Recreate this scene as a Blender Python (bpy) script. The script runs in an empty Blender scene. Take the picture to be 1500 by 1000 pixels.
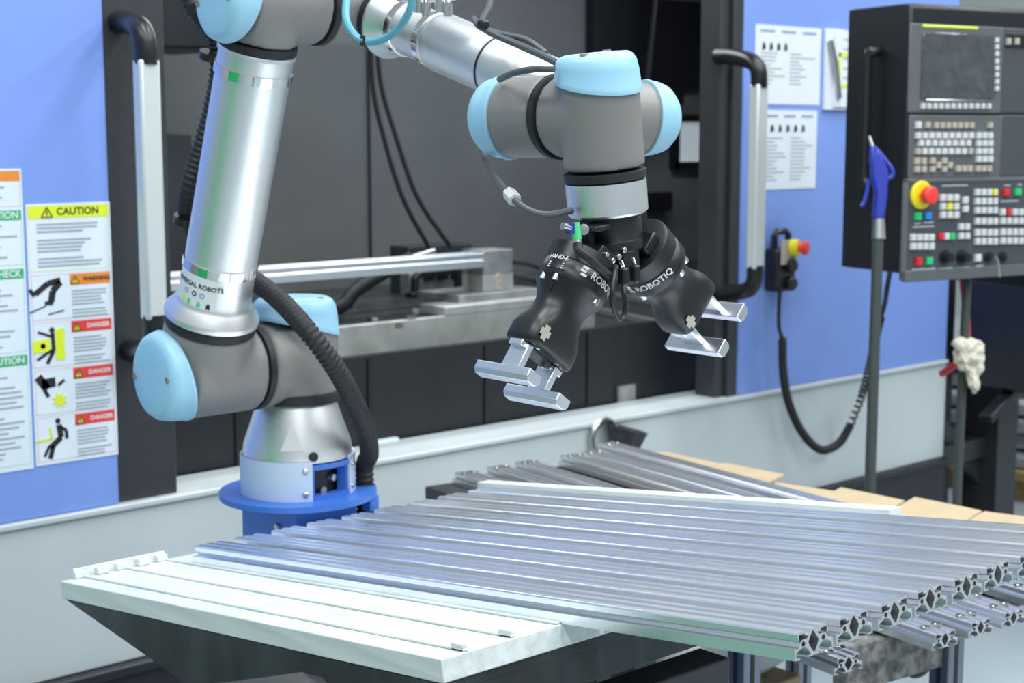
import bpy, bmesh, math, random
from mathutils import Vector as V, Matrix, Quaternion
random.seed(4)
sc = bpy.context.scene
col = sc.collection
# ------------------------------------------------------------------ camera
F = 2250.0; PITCH = math.atan(305/F); YAW = math.radians(48); CAM = V((0, 0, 1.5))
fh = V((math.cos(YAW), math.sin(YAW), 0)); RT = V((math.sin(YAW), -math.cos(YAW), 0))
FW = fh*math.cos(PITCH) - V((0, 0, 1))*math.sin(PITCH); UP = RT.cross(FW)
cd = bpy.data.cameras.new('camera'); cam = bpy.data.objects.new('camera', cd); col.objects.link(cam)
cd.sensor_width = 36; cd.lens = 36*F/1500; cd.clip_start = .05; cd.clip_end = 100
cam.matrix_world = Matrix(((RT.x, UP.x, -FW.x, CAM.x), (RT.y, UP.y, -FW.y, CAM.y), (RT.z, UP.z, -FW.z, CAM.z), (0, 0, 0, 1)))
cd.dof.use_dof = True; cd.dof.focus_distance = 1.72; cd.dof.aperture_fstop = 9
sc.camera = cam
# ------------------------------------------------------------------ light
w = bpy.data.worlds.new('World'); sc.world = w; w.use_nodes = True
bg = w.node_tree.nodes['Background']; bg.inputs[0].default_value = (.80, .92, 1, 1); bg.inputs[1].default_value = .42
def area(loc, sx, sy, power, color=(.93, .98, 1), rot=(0, 0, 0)):
    l = bpy.data.lights.new('hall_or_fill_lamp', 'AREA'); l.shape = 'RECTANGLE'; l.size = sx; l.size_y = sy; l.energy = power; l.color = color
    o = bpy.data.objects.new('hall_or_fill_lamp', l); o.location = loc; o.rotation_euler = rot; col.objects.link(o); return o
for x in (-.6, 1.4, 3.4, 5.4):
    for y in (-2.6, -.4, 1.7):
        area((x, y, 4.4), .5, 1.6, 46)
area((3.2, 3.6, 2.28), 3.0, .25, 26)            # added fill light that brightens the machine interior, not a fixture of it
vs = sc.view_settings; vs.view_transform = 'Standard'; vs.look = 'None'; vs.exposure = 0.12; vs.gamma = 1; vs.use_curve_mapping = False
# ------------------------------------------------------------------ pixel measuring helpers (photo measures -> places)
def ray(x, y): return FW + RT*((x-750)/F) - UP*((y-500)/F)
def at(x, y, d): return CAM + ray(x, y)*d
def on(x, y, p, n):
    r = ray(x, y); n = V(n); return CAM + r*((V(p)-CAM).dot(n)/r.dot(n))
def onz(x, y, z): return on(x, y, (0, 0, z), (0, 0, 1))
def ony(x, y, Y): return on(x, y, (0, Y, 0), (0, 1, 0))
def onx(x, y, X): return on(x, y, (X, 0, 0), (1, 0, 0))
# ------------------------------------------------------------------ materials
MATS = {}
def mat(name, c, rough=.5, metal=0.0, noise=0.0, nscale=8.0, bump=0.0, bscale=200.0, stretch=(1, 1, 1), c2=None, coat=0, trans=0, emit=0, rvar=0):
    if name in MATS: return MATS[name]
    m = bpy.data.materials.new(name); m.use_nodes = True; nt = m.node_tree; b = nt.nodes['Principled BSDF']
    b.inputs['Base Color'].default_value = (*c, 1); b.inputs['Roughness'].default_value = rough; b.inputs['Metallic'].default_value = metal
    if coat: b.inputs['Coat Weight'].default_value = coat
    if trans: b.inputs['Transmission Weight'].default_value = trans
    if emit:
        b.inputs['Emission Color'].default_value = (*c, 1); b.inputs['Emission Strength'].default_value = emit
    tc = nt.nodes.new('ShaderNodeTexCoord'); mp = nt.nodes.new('ShaderNodeMapping'); nt.links.new(tc.outputs['Object'], mp.inputs[0]); mp.inputs['Scale'].default_value = stretch
    nz = nt.nodes.new('ShaderNodeTexNoise'); nz.inputs['Scale'].default_value = nscale; nz.inputs['Detail'].default_value = 5; nt.links.new(mp.outputs[0], nz.inputs['Vector'])
    rp = nt.nodes.new('ShaderNodeValToRGB'); c2 = c2 or tuple(max(0, v*(1-noise)) for v in c)
    rp.color_ramp.elements[0].position = .35; rp.color_ramp.elements[1].position = .65
    rp.color_ramp.elements[0].color = (*c2, 1); rp.color_ramp.elements[1].color = (*c, 1)
    nt.links.new(nz.outputs['Fac'], rp.inputs[0]); nt.links.new(rp.outputs[0], b.inputs['Base Color'])
    if rvar:
        mr = nt.nodes.new('ShaderNodeMapRange'); mr.inputs['To Min'].default_value = rough-rvar; mr.inputs['To Max'].default_value = rough+rvar
        nt.links.new(nz.outputs['Fac'], mr.inputs['Value']); nt.links.new(mr.outputs[0], b.inputs['Roughness'])
    if bump:
        n2 = nt.nodes.new('ShaderNodeTexNoise'); n2.inputs['Scale'].default_value = bscale; nt.links.new(mp.outputs[0], n2.inputs['Vector'])
        bp = nt.nodes.new('ShaderNodeBump'); bp.inputs['Strength'].default_value = bump; bp.inputs['Distance'].default_value = .002
        nt.links.new(n2.outputs['Fac'], bp.inputs['Height']); nt.links.new(bp.outputs[0], b.inputs['Normal'])
    MATS[name] = m; return m
M = lambda n: MATS[n]
mat('blue_paint', (.21, .33, .76), .38, noise=.05, nscale=2)
mat('white_paint', (.56, .61, .63), .35, noise=.10, nscale=1.6, stretch=(1, 1, .4))
mat('dark_paint', (.035, .038, .043), .38, noise=.2, nscale=3)
mat('plinth_paint', (.018, .020, .028), .4, noise=.2)
mat('black_plastic', (.010, .010, .012), .33, noise=.1)
mat('black_rubber', (.014, .014, .016), .55, noise=.2, nscale=30)
mat('interior_grey', (.15, .16, .155), .45, noise=.15, nscale=2.5)
mat('interior_dark', (.012, .013, .016), .4, noise=.3, nscale=3, stretch=(6, 6, .5))
mat('robot_grey', (.215, .210, .200), .42, noise=.03, bump=.04, bscale=400)
mat('cap_blue', (.33, .60, .77), .35, noise=.03)
mat('alu_tube', (.76, .77, .78), .42, 1)
mat('alu_profile', (.90, .93, .97), .32, 1, noise=.04, nscale=5, stretch=(30, .6, 30), rvar=.03)
mat('alu_cut', (.66, .65, .67), .42, .7, noise=.1, nscale=200)
mat('alu_finger', (.80, .83, .88), .32, 1, noise=.04, nscale=60)
mat('chrome', (.75, .74, .72), .08, 1)
mat('steel', (.62, .62, .60), .28, 1, noise=.1, nscale=40)
mat('cast_steel', (.42, .43, .42), .45, .6, noise=.35, nscale=18)
mat('bed_edge', (.50, .52, .50), .42, .35, noise=.25, nscale=14)
mat('bed_top', (.085, .095, .10), .35, .5, noise=.5, nscale=12)
mat('gripper_black', (.010, .0105, .012), .36, noise=.1, bump=.03, bscale=500)
mat('print_white', (.75, .75, .75), .5)
mat('stand_blue', (.055, .19, .66), .38, noise=.06)
mat('collar_plastic', (.58, .68, .84), .35, noise=.02)
mat('teal_hose', (.10, .36, .46), .35)
mat('grey_cable', (.075, .085, .095), .45)
mat('black_cable', (.012, .012, .014), .4)
mat('green_plastic', (.10, .62, .25), .4)
mat('blue_plastic', (.018, .035, .34), .4)
mat('clear_plastic', (.75, .78, .80), .2, trans=.3)
mat('rack_white', (.71, .755, .75), .5, c2=(.57, .625, .61), nscale=9, stretch=(9, .5, 9), bump=.15, bscale=60)
mat('rack_steel', (.045, .055, .057), .38, .3, c2=(.020, .026, .024), nscale=14, stretch=(1, 1, .6))
mat('cardboard', (.50, .39, .245), .8, noise=.08, nscale=14)
mat('table_dark', (.07, .075, .08), .4, .4, noise=.4, nscale=20)
mat('worn_plank', (.26, .26, .25), .8, c2=(.06, .06, .055), nscale=45, bump=.5, bscale=80)
mat('concrete', (.36, .42, .45), .45, noise=.16, nscale=1.3, bump=.05, bscale=40)
mat('hall_wall', (.66, .70, .66), .7, noise=.06, nscale=.8)
mat('label_white', (.72, .80, .88), .35)
mat('paper_white', (.74, .79, .84), .6, noise=.03)
mat('ink_grey', (.36, .40, .44), .6)
mat('ink_black', (.015, .016, .018), .5)
mat('ink_blue', (.22, .32, .58), .6)
mat('ink_green', (.02, .45, .17), .45)
mat('ink_orange', (.80, .26, .035), .45)
mat('ink_red', (.78, .055, .05), .45)
mat('ink_yellow', (.72, .82, .03), .45)
mat('line_green', (.45, .72, .60), .5)
mat('line_pink', (.80, .55, .58), .5)
mat('line_yellow', (.75, .80, .45), .5)
mat('pane_white', (.62, .70, .76), .15, emit=.35)
mat('panel_black', (.010, .011, .015), .4, noise=.1)
mat('panel_grey', (.060, .066, .078), .42, noise=.08)
mat('panel_light', (.105, .115, .12), .45, noise=.08)
mat('screen', (.07, .075, .08), .06, coat=1, c2=(.045, .05, .055), nscale=12, bump=.9, bscale=11)
for nd in MATS['screen'].node_tree.nodes:
    if nd.type == 'BUMP': nd.inputs['Distance'].default_value = .03
mat('key_white', (.58, .60, .60), .5)
mat('key_beige', (.42, .38, .32), .5)
mat('key_red', (.62, .02, .025), .4)
mat('key_green', (.02, .50, .16), .4)
mat('key_blue', (.02, .22, .62), .4)
mat('key_yellow', (.72, .68, .10), .4)
mat('estop_red', (.82, .05, .04), .35)
mat('estop_yellow', (.82, .70, .02), .4)
mat('hose_olive', (.048, .058, .054), .35)
mat('cloth', (.66, .62, .50), .9, noise=.2, nscale=30, bump=.5, bscale=60)
mat('red_hose', (.55, .03, .04), .4)
mat('pallet_wood', (.45, .31, .15), .75, noise=.25, nscale=8, stretch=(1, 8, 8))
mat('sheet_metal', (.58, .62, .65), .4, .4, noise=.2, nscale=6)
mat('wrap_plastic', (.62, .65, .66), .25, trans=.25, bump=.6, bscale=25)
mat('lamp_orange', (.45, .12, .04), .3)
mat('leg_profile', (.25, .27, .33), .25, .9, noise=.1)
mat('reflected_green', (.03, .52, .16), .4, noise=.1)
# ------------------------------------------------------------------ mesh builder
class MB:
    def __init__(s): s.v = []; s.f = []
    def add(s, vs, fs):
        o = len(s.v); s.v += [V(p) for p in vs]; s.f += [tuple(i+o for i in f) for f in fs]; return s
    def box(s, c, size, R=None):
        c = V(c); hx, hy, hz = (v/2 for v in size); R = R or Matrix.Identity(3)
        p = [c + R @ V((x*hx, y*hy, z*hz)) for x in (-1, 1) for y in (-1, 1) for z in (-1, 1)]
        return s.add(p, [(0, 1, 3, 2), (4, 6, 7, 5), (0, 4, 5, 1), (2, 3, 7, 6), (0, 2, 6, 4), (1, 5, 7, 3)])
    def bb(s, a, b): a = V(a); b = V(b); return s.box((a+b)/2, [abs(b[i]-a[i]) for i in range(3)])
    def prism(s, pts, d):                       # closed polygon pushed along d
        n = len(pts); d = V(d); p = [V(q) for q in pts]
        return s.add(p + [q+d for q in p], [tuple(range(n-1, -1, -1)), tuple(range(n, 2*n))] + [(i, (i+1) % n, n+(i+1) % n, n+i) for i in range(n)])
    def rings(s, rs, cap0=True, cap1=True):
        n = len(rs[0]); vs = [p for r in rs for p in r]; fs = []
        for k in range(len(rs)-1):
            for i in range(n): fs.append((k*n+i, k*n+(i+1) % n, (k+1)*n+(i+1) % n, (k+1)*n+i))
        if cap0: fs.append(tuple(range(n-1, -1, -1)))
        if cap1: fs.append(tuple(range((len(rs)-1)*n, len(rs)*n)))
        return s.add(vs, fs)
    def lathe(s, o, ax, prof, seg=40, cap0=True, cap1=True):
        o = V(o); a, u, w = frame(ax)
        return s.rings([[o + a*t + (u*math.cos(q) + w*math.sin(q))*max(r, 1e-4) for q in [2*math.pi*i/seg for i in range(seg)]] for t, r in prof], cap0, cap1)
    def cyl(s, p, q, r, r2=None, seg=24):
        p = V(p); q = V(q); return s.lathe(p, q-p, [(0, r), ((q-p).length, r if r2 is None else r2)], seg)
    def tube(s, pts, r, seg=10, closed=False):
        pts = [V(p) for p in pts]; n = len(pts); rs = []
        u = None
        for i in range(n):
            t = (pts[(i+1) % n] - pts[i-1]) if closed else (pts[min(i+1, n-1)] - pts[max(i-1, 0)])
            t.normalize()
            if u is None: u = t.orthogonal().normalized()
            u = (u - t*u.dot(t)).normalized(); w = t.cross(u)
            rr = r(i) if callable(r) else r
            rs.append([pts[i] + (u*math.cos(2*math.pi*k/seg) + w*math.sin(2*math.pi*k/seg))*rr for k in range(seg)])
        if closed: rs.append(rs[0])
        return s.rings(rs, not closed, not closed)
def frame(ax, ref=None):
    a = V(ax).normalized()
    u = (V(ref) - a*V(ref).dot(a)).normalized() if ref is not None else a.orthogonal().normalized()
    return a, u, a.cross(u)
def spline(pts, n=12):                          # Catmull-Rom through measured points
    P = [V(p) for p in pts]; P = [P[0]*2-P[1]] + P + [P[-1]*2-P[-2]]; out = []
    for i in range(1, len(P)-2):
        for k in range(n):
            t = k/n; a, b, c, d = P[i-1], P[i], P[i+1], P[i+2]
            out.append(.5*((2*b) + (c-a)*t + (2*a-5*b+4*c-d)*t*t + (3*b-a-3*c+d)*t**3))
    out.append(P[-2]); return out
MW = {}
def mesh_from(mb, name, inv, angle=35):
    me = bpy.data.meshes.new(name); me.from_pydata([inv @ p for p in mb.v], [], mb.f)
    bm = bmesh.new(); bm.from_mesh(me); bmesh.ops.recalc_face_normals(bm, faces=bm.faces); bm.to_mesh(me); bm.free()
    me.shade_smooth(); me.set_sharp_from_angle(angle=math.radians(angle)); return me
def build(name, mb, m, parent=None, bevel=0, angle=35, label=None, local=False):
    inv = MW[parent.name].inverted() if (parent is not None and not local) else Matrix.Identity(4)
    o = bpy.data.objects.new(name, mesh_from(mb, name, inv, angle)); col.objects.link(o); o.data.materials.append(M(m) if isinstance(m, str) else m)
    if parent is not None: o.parent = parent; MW[o.name] = MW[parent.name].copy()
    if bevel:
        b = o.modifiers.new('Bevel', 'BEVEL'); b.width = bevel; b.segments = 2; b.limit_method = 'ANGLE'; b.angle_limit = math.radians(40); b.harden_normals = False
    if label: o['label'] = label
    return o
def tag(o, label, cat, group=None):
    o['label'] = label; o['category'] = cat
    if group: o['group'] = group
    return o
def thing(name, label, cat, loc=(0, 0, 0), rz=0, group=None):
    o = bpy.data.objects.new(name, None); col.objects.link(o); o.empty_display_size = .1
    Mx = Matrix.Translation(V(loc)) @ Matrix.Rotation(rz, 4, 'Z'); o.matrix_world = Mx; MW[o.name] = Mx
    return tag(o, label, cat, group)
def solo(name, mb, m, label, cat, group=None, bevel=0, loc=None, angle=35):
    c = V(loc) if loc is not None else sum(mb.v, V())/len(mb.v)
    me = mesh_from(mb, name, Matrix.Translation(-c), angle); o = bpy.data.objects.new(name, me); col.objects.link(o); o.location = c
    o.data.materials.append(M(m)); MW[o.name] = Matrix.Translation(c)
    if bevel:
        b = o.modifiers.new('Bevel', 'BEVEL'); b.width = bevel; b.segments = 2; b.limit_method = 'ANGLE'
    return tag(o, label, cat, group)
def struct(name, mb, m, bevel=0):
    o = build(name, mb, m, None, bevel); o['kind'] = 'structure'; MW[o.name] = Matrix.Identity(4); return o
def text_mb(txt, size, fn, extrude=0, align='CENTER', bold=0):
    """flat lettering; fn(x, y) maps the text plane onto the surface it is printed on"""
    cu = bpy.data.curves.new('t', 'FONT'); cu.body = txt; cu.size = size; cu.align_x = align; cu.align_y = 'CENTER'; cu.offset = bold; cu.resolution_u = 3
    ob = bpy.data.objects.new('t', cu); col.objects.link(ob); dg = bpy.context.evaluated_depsgraph_get()
    me = bpy.data.meshes.new_from_object(ob.evaluated_get(dg)); mb = MB()
    mb.v = [V(fn(v.co.x, v.co.y)) for v in me.vertices]; mb.f = [tuple(p.vertices) for p in me.polygons]
    bpy.data.objects.remove(ob); bpy.data.curves.remove(cu); bpy.data.meshes.remove(me); return mb
X_, Y_, Z_ = V((1, 0, 0)), V((0, 1, 0)), V((0, 0, 1))
# ================================================================== hall
struct('floor', MB().bb((-5, -6, -.1), (12, 10, 0)), 'concrete')
struct('wall_right', MB().bb((9.5, -6, 0), (9.7, 10, 5)), 'hall_wall')
struct('wall_back', MB().bb((-5, 7.5, 0), (9.5, 7.7, 5)), 'hall_wall')
YM = 3.0                                        # front plane of the machine
# ================================================================== machining centre
mc = thing('machining_center', 'large blue and white machining centre with open doorway behind the robot arm', 'machine', (3.0, YM+.6, 0))
build('front_panel', MB().bb((.2, YM, .70), (1.552, YM+.05, 2.35)), 'blue_paint', mc, .004, label='blue left front panel carrying safety stickers')
build('front_panel', MB().bb((3.635, YM, .70), (4.79, YM+.05, 2.35)), 'blue_paint', mc, .004, label='blue right front panel with papers')
build('lower_panel', MB().bb((.2, YM-.004, .345), (4.79, YM+.05, .685)), 'white_paint', mc, .004, label='off-white lower panel')
build('sill', MB().bb((.2, YM-.012, .685), (4.79, YM+.16, .70)), 'white_paint', mc, .004)
build('plinth', MB().bb((.2, YM-.015, .05), (4.79, YM+.05, .325)).bb((.2, YM-.03, .32), (4.79, YM+.05, .345)), 'plinth_paint', mc, .006)
build('door_post', MB().bb((1.552, YM+.01, .70), (1.70, YM+.09, 2.35)), 'dark_paint', mc, .004)
build('door_post', MB().bb((3.55, YM+.02, .70), (3.592, YM+.10, 2.35)).bb((3.592, YM+.005, .70), (3.635, YM+.09, 2.35)), 'dark_paint', mc, .004)
build('apron', MB().bb((1.55, YM+.17, .2), (3.7, YM+.20, .93)), 'interior_dark', mc)
for x in (1.95, 2.35, 2.75, 3.15):
    build('apron_seam', MB().bb((x, YM+.165, .25), (x+.012, YM+.172, .92)), 'black_plastic', mc)
build('back_wall', MB().bb((.6, 4.45, .2), (5.3, 4.5, 2.35)), 'interior_grey', mc)
build('side_wall', MB().bb((.6, YM+.05, .2), (.65, 4.45, 2.35)), 'interior_grey', mc)
build('side_wall', MB().bb((5.25, 3.9, .2), (5.3, 4.45, 2.35)), 'interior_grey', mc)
build('jog_wall', MB().bb((4.74, 3.88, .2), (5.3, 3.92, 2.35)), 'interior_grey', mc)
build('roof', MB().bb((.2, YM, 2.35), (4.79, 3.9, 2.4)), 'interior_grey', mc)
build('roof', MB().bb((.2, 3.9, 2.35), (5.3, 4.5, 2.4)), 'interior_grey', mc)
build('header', MB().bb((1.5, YM+.02, 2.2), (3.7, YM+.1, 2.35)), 'dark_paint', mc)
build('end_wall', MB().bb((4.74, YM+.05, .05), (4.79, 3.9, 2.35)), 'white_paint', mc)
# interior panels and seams
for px in (542,):
    q = ony(px, 300, 4.44); build('wall_seam', MB().bb((q.x, 4.438, .8), (q.x+.006, 4.452, 2.35)), 'dark_paint', mc)
a = ony(860, 122, 4.44); build('wall_ledge', MB().bb((a.x, 4.40, a.z), (5.25, 4.45, a.z+.35)), 'interior_dark', mc)
def rect_on_y(px0, py0, px1, py1, Y):
    a = ony(px0, py0, Y); b = ony(px1, py1, Y); return a.x, b.x, min(a.z, b.z), max(a.z, b.z)
x0, x1, z0, z1 = rect_on_y(986, 168, 1050, 246, 4.43)
wn = build('window', MB().bb((x0, 4.415, z0), (x1, 4.45, z0+.03)).bb((x0, 4.415, z1-.03), (x1, 4.45, z1)).bb((x0, 4.415, z0), (x0+.03, 4.45, z1)).bb((x1-.03, 4.415, z0), (x1, 4.45, z1)), 'black_plastic', mc, label='black window frame')
build('pane', MB().bb((x0+.02, 4.43, z0+.02), (x1-.02, 4.445, z1-.02)), 'pane_white', wn, label='bright frosted pane')
x0, x1, z0, z1 = rect_on_y(935, 282, 976, 308, 4.42); build('switch_box', MB().bb((x0, 4.38, z0), (x1, 4.45, z1)), 'black_plastic', mc, .008)
x0, x1, z0, z1 = rect_on_y(905, 566, 929, 600, YM+.165); build('rating_plate', MB().bb((x0, YM+.16, z0), (x1, YM+.17, z1)), 'cast_steel', mc)
x0, x1, z0, z1 = rect_on_y(549, 645, 581, 664, YM+.165); pl = build('rating_plate', MB().bb((x0, YM+.155, z0), (x1, YM+.17, z1)), 'label_white', mc)
build('print', text_mb('K  -:', .022, lambda x, y: (x+(x0+x1)/2, YM+.1545, y+(z0+z1)/2)), 'ink_black', pl)
# upper left spindle area, dark block and brush edge
x0, x1, z0, z1 = rect_on_y(205, -60, 335, 75, 3.9); build('spindle_cover', MB().bb((x0, 3.85, z0), (x1, 4.2, z1)), 'interior_dark', mc, .01)
x0, x1, z0, z1 = rect_on_y(222, 195, 277, 480, 4.1); z0 = (ony(499, 484, 3.42).z+ony(780, 446, 3.42).z)/2; build('slide_cover', MB().bb((x0, 4.05, z0), (x1, 4.4, z1)), 'dark_paint', mc, .004)
# door handles
def handle(xt, zt, zb, side):
    g = build('door_handle', MB().box((xt, YM-.165, (zt+zb)/2), (.046, .036, zt-zb)), 'steel', mc, .006, label='silver grip bar of a sliding door')
    g.data.materials.clear(); g.data.materials.append(M('handle_silver'))
    for z, s in ((zt, 1), (zb, -1)):
        pts = spline([(xt+.034, YM+.02, z+s*.085), (xt+.028, YM-.04, z+s*.082), (xt+.004, YM-.13, z+s*.066), (xt, YM-.158, z+s*.046), (xt, YM-.165, z+s*.02), (xt, YM-.165, z-s*.01)], 8)
        build('handle_bracket', MB().tube(pts, .024, 12), 'black_plastic', g, label='black curved bracket')
mat('handle_silver', (.66, .70, .70), .35, .3, noise=.03)
YH = YM-.165
handle(ony(219, 250, YH).x, ony(216, 87, YH).z, ony(226, 468, YH).z, 1); handle(ony(1109, 250, YH).x, ony(1113, 123, YH).z, ony(1105, 394, YH).z, 1)
# machine bed with clamped work
YB = 3.42
p = ony(499, 484, YB); q = ony(780, 446, YB); zb = (p.z+q.z)/2
bxe = ony(872, 440, YB).x
bed = thing('machine_bed', 'grey steel worktable with dark slotted top inside the machine', 'machine table', (2.6, 3.9, zb-.2))
build('table_top', MB().bb((.9, YB+.02, zb-.02), (bxe, 4.3, zb)), 'bed_top', bed, .002)
build('edge_bar', MB().bb((.9, YB, zb-.085), (bxe, YB+.02, zb+.002)), 'bed_edge', bed, .003)
build('lower_slab', MB().bb((.9, YB+.03, zb-.16), (bxe, 4.3, zb-.085)), 'cast_steel', bed, .004)
build('pedestal', MB().bb((1.2, YB+.2, .0), (bxe-.2, 4.2, zb-.16)), 'interior_dark', bed)
a = ony(652, 455, YB); build('raised_bar', MB().bb((a.x, YB-.001, zb), (bxe, YB+.12, zb+.028)), 'bed_edge', bed, .003)
for i in range(9):
    x = 1.75+i*.2; y = 3.6+.08*(i % 3); build('bolt_hole', MB().lathe((x, y, zb), Z_, [(0, .022), (.003, .020)], 16), 'black_plastic', bed)
for px, py in ((545, 470), (600, 468), (612, 457), (585, 480), (650, 452), (690, 437)):
    q = onz(px, py, zb); build('metal_chip', MB().box((q.x, q.y, zb+.006), (.03, .018, .012), Matrix.Rotation(px, 3, 'Z')), 'steel', bed)
YP = 3.55
a = ony(240, 405, YP); b = ony(712, 377, YP)
fx = thing('fixture_block', 'machined aluminium end stop block with two holes inside the machine', 'fixture', (b.x+.05, YP, zb))
bx0 = ony(708, 400, YP-.05).x; bx1 = ony(752, 400, YP-.05).x; bt = ony(730, 366, YP-.05).z; bm_ = ony(730, 402, YP-.05).z
build('base_plate', MB().bb((bx0-.12, YP-.08, zb+.028), (bx1+.09, YP+.12, zb+.05)), 'cast_steel', fx, .002)
build('block', MB().bb((bx0, YP-.05, zb+.05), (bx1, YP+.05, bm_)), 'bed_edge', fx, .002)
build('top_block', MB().bb((bx0+.001, YP-.049, bm_), (bx1-.001, YP+.05, bt)), 'cast_steel', fx, .002)
for k in (0, 1):
    zz = zb+.05+(bm_-zb-.05)*(.32+.42*k); build('bolt', MB().lathe(((bx0+bx1)/2, YP-.05, zz), -Y_, [(0, .016), (.004, .014), (.0041, .008), (.001, .007)], 16), 'key_beige', fx)
slz0 = ony(650, 404, YP+.065).z; slz1 = ony(650, 380, YP+.065).z; rbx0 = ony(598, 370, 4.0).x; rbx1 = ony(692, 370, 4.0).x; rbt = ony(640, 359, 4.0).z
fb = thing('fixture_rail', 'dark ribbed clamp rail with slots behind the clamped profile', 'fixture', (bx0-.3, YP+.12, zb))
build('body', MB().bb((ony(600, 420, 3.95).x, 3.95, zb), (ony(715, 420, 3.95).x, 4.0, ony(660, 396, 3.95).z)), 'cast_steel', fb, .002)
for k in range(5): build('slot', MB().bb((ony(622+20*k, 400, 3.94).x, 3.935, ony(650, 409, 3.94).z), (ony(636+20*k, 400, 3.94).x, 3.95, ony(650, 385, 3.94).z)), 'interior_dark', fb, .002)
build('rear_block', MB().bb((rbx0, 4.0, zb+.0), (rbx1, 4.1, rbt)), 'table_dark', fb, .003)
hd = thing('bow_handle', 'black bow handle standing on the machine table', 'handle', onz(640, 430, zb))
c = onz(640, 432, zb)
build('bow', MB().tube([c+V((-.095, 0, 0)), c+V((-.09, 0, .06)), c+V((-.07, 0, .078)), c+V((.07, 0, .078)), c+V((.09, 0, .06)), c+V((.095, 0, 0))], .015, 10), 'black_plastic', hd)
for s in (-1, 1): build('foot', MB().box(c+V((.1*s, 0, .008)), (.04, .035, .016)), 'black_plastic', hd, .003)
# coolant nozzle hose on table
hz = thing('coolant_hose', 'thick black coolant hose lying on the machine table', 'hose', onz(500, 460, zb))
c0 = onz(500, 462, zb)
build('hose', MB().tube(spline([c0+V((-.03, 0, .0215)), c0+V((.01, 0, .032)), c0+V((.06, .01, .068)), c0+V((.16, .02, .11)), c0+V((.28, .03, .15))], 8), .022, 12), 'black_rubber', hz)
build('nozzle', MB().cyl(c0+V((.27, .03, .147)), c0+V((.38, .04, .165)), .012), 'steel', hz)
# far cables in the machine
for i, pts in enumerate(([(543, -10), (546, 120), (562, 200), (590, 290), (628, 362)], [(552, -10), (556, 110), (580, 200), (612, 290), (660, 362)])):
    solo('hanging_cable', MB().tube(spline([ony(x, y, 3.95) for x, y in pts], 10), .008, 8), 'black_cable', ('thin black cable hanging inside the machine, the one next to the wall seam', 'thin black cable hanging inside the machine, reaching nearer the end stop')[i], 'cable', 'cables hanging inside the machine')
solo('hanging_cable', MB().tube(spline([ony(x, y, 4.3) for x, y in ((961, -10), (950, 100), (945, 150), (950, 178), (962, 190), (968, 175), (968, 155))], 8), .012, 8), 'black_cable', 'black cable looping to the orange lamp inside the machine', 'cable')
lp = thing('work_lamp', 'small black work lamp with orange lens inside the machine', 'lamp', ony(965, 140, 4.3))
x0, x1, z0, z1 = rect_on_y(955, 126, 990, 156, 4.3); build('body', MB().bb((x0, 4.25, z0), (x1, 4.38, z1)), 'black_plastic', lp, .01)
build('lens', MB().lathe(ony(958, 146, 4.25), -Y_, [(-.03, .035), (.02, .032), (.03, .02)], 20), 'lamp_orange', lp)
for k, yy in enumerate((384, 406)):
    solo('air_line', MB().tube(spline([ony(752, yy, YP), ony(775, yy+3, YP+.02), ony(800, yy+14, YP+.05), ony(830, yy+34, YP+.1)], 8), .007, 8), 'black_cable', ('upper thin black air line leaving the end stop block', 'lower thin black air line leaving the end stop block')[k], 'air line', 'air lines at the end stop')
# wedge shaped chip shield right of the bed
q = [ony(880, 512, YB-.1), ony(905, 494, YB-.1), ony(925, 492, YB-.1), ony(952, 510, YB-.1)]
build('chip_slope', MB().prism([(bxe+.02, 3.26, .86), (bxe+.02, 4.44, .95), (bxe+.02, 4.44, .91), (bxe+.02, 3.26, .82)], (4.735-bxe-.02, 0, 0)), 'dark_paint', mc)
zj = .86+.09*(3.93-3.26)/(4.44-3.26)
build('chip_slope', MB().prism([(4.735, 3.93, zj), (4.735, 4.44, .95), (4.735, 4.44, .91), (4.735, 3.93, zj-.04)], (.51, 0, 0)), 'dark_paint', mc)
for k in range(int((4.70-bxe-.25)/.3)+1): build('chip_rail', MB().prism([(bxe+.25+.3*k, 3.27, .865), (bxe+.25+.3*k, 4.43, .95), (bxe+.25+.3*k, 4.43, .96), (bxe+.25+.3*k, 3.27, .885)], (.03, 0, 0)), 'interior_grey', mc)
q = [ony(x, y, 3.24) for x, y in ((850, 522), (905, 492), (925, 490), (956, 511))]
solo('chip_shield', MB().prism(q, (0, .012, 0)), 'cast_steel', 'low grey sheet metal chip shield below the right gripper', 'shield')
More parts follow.
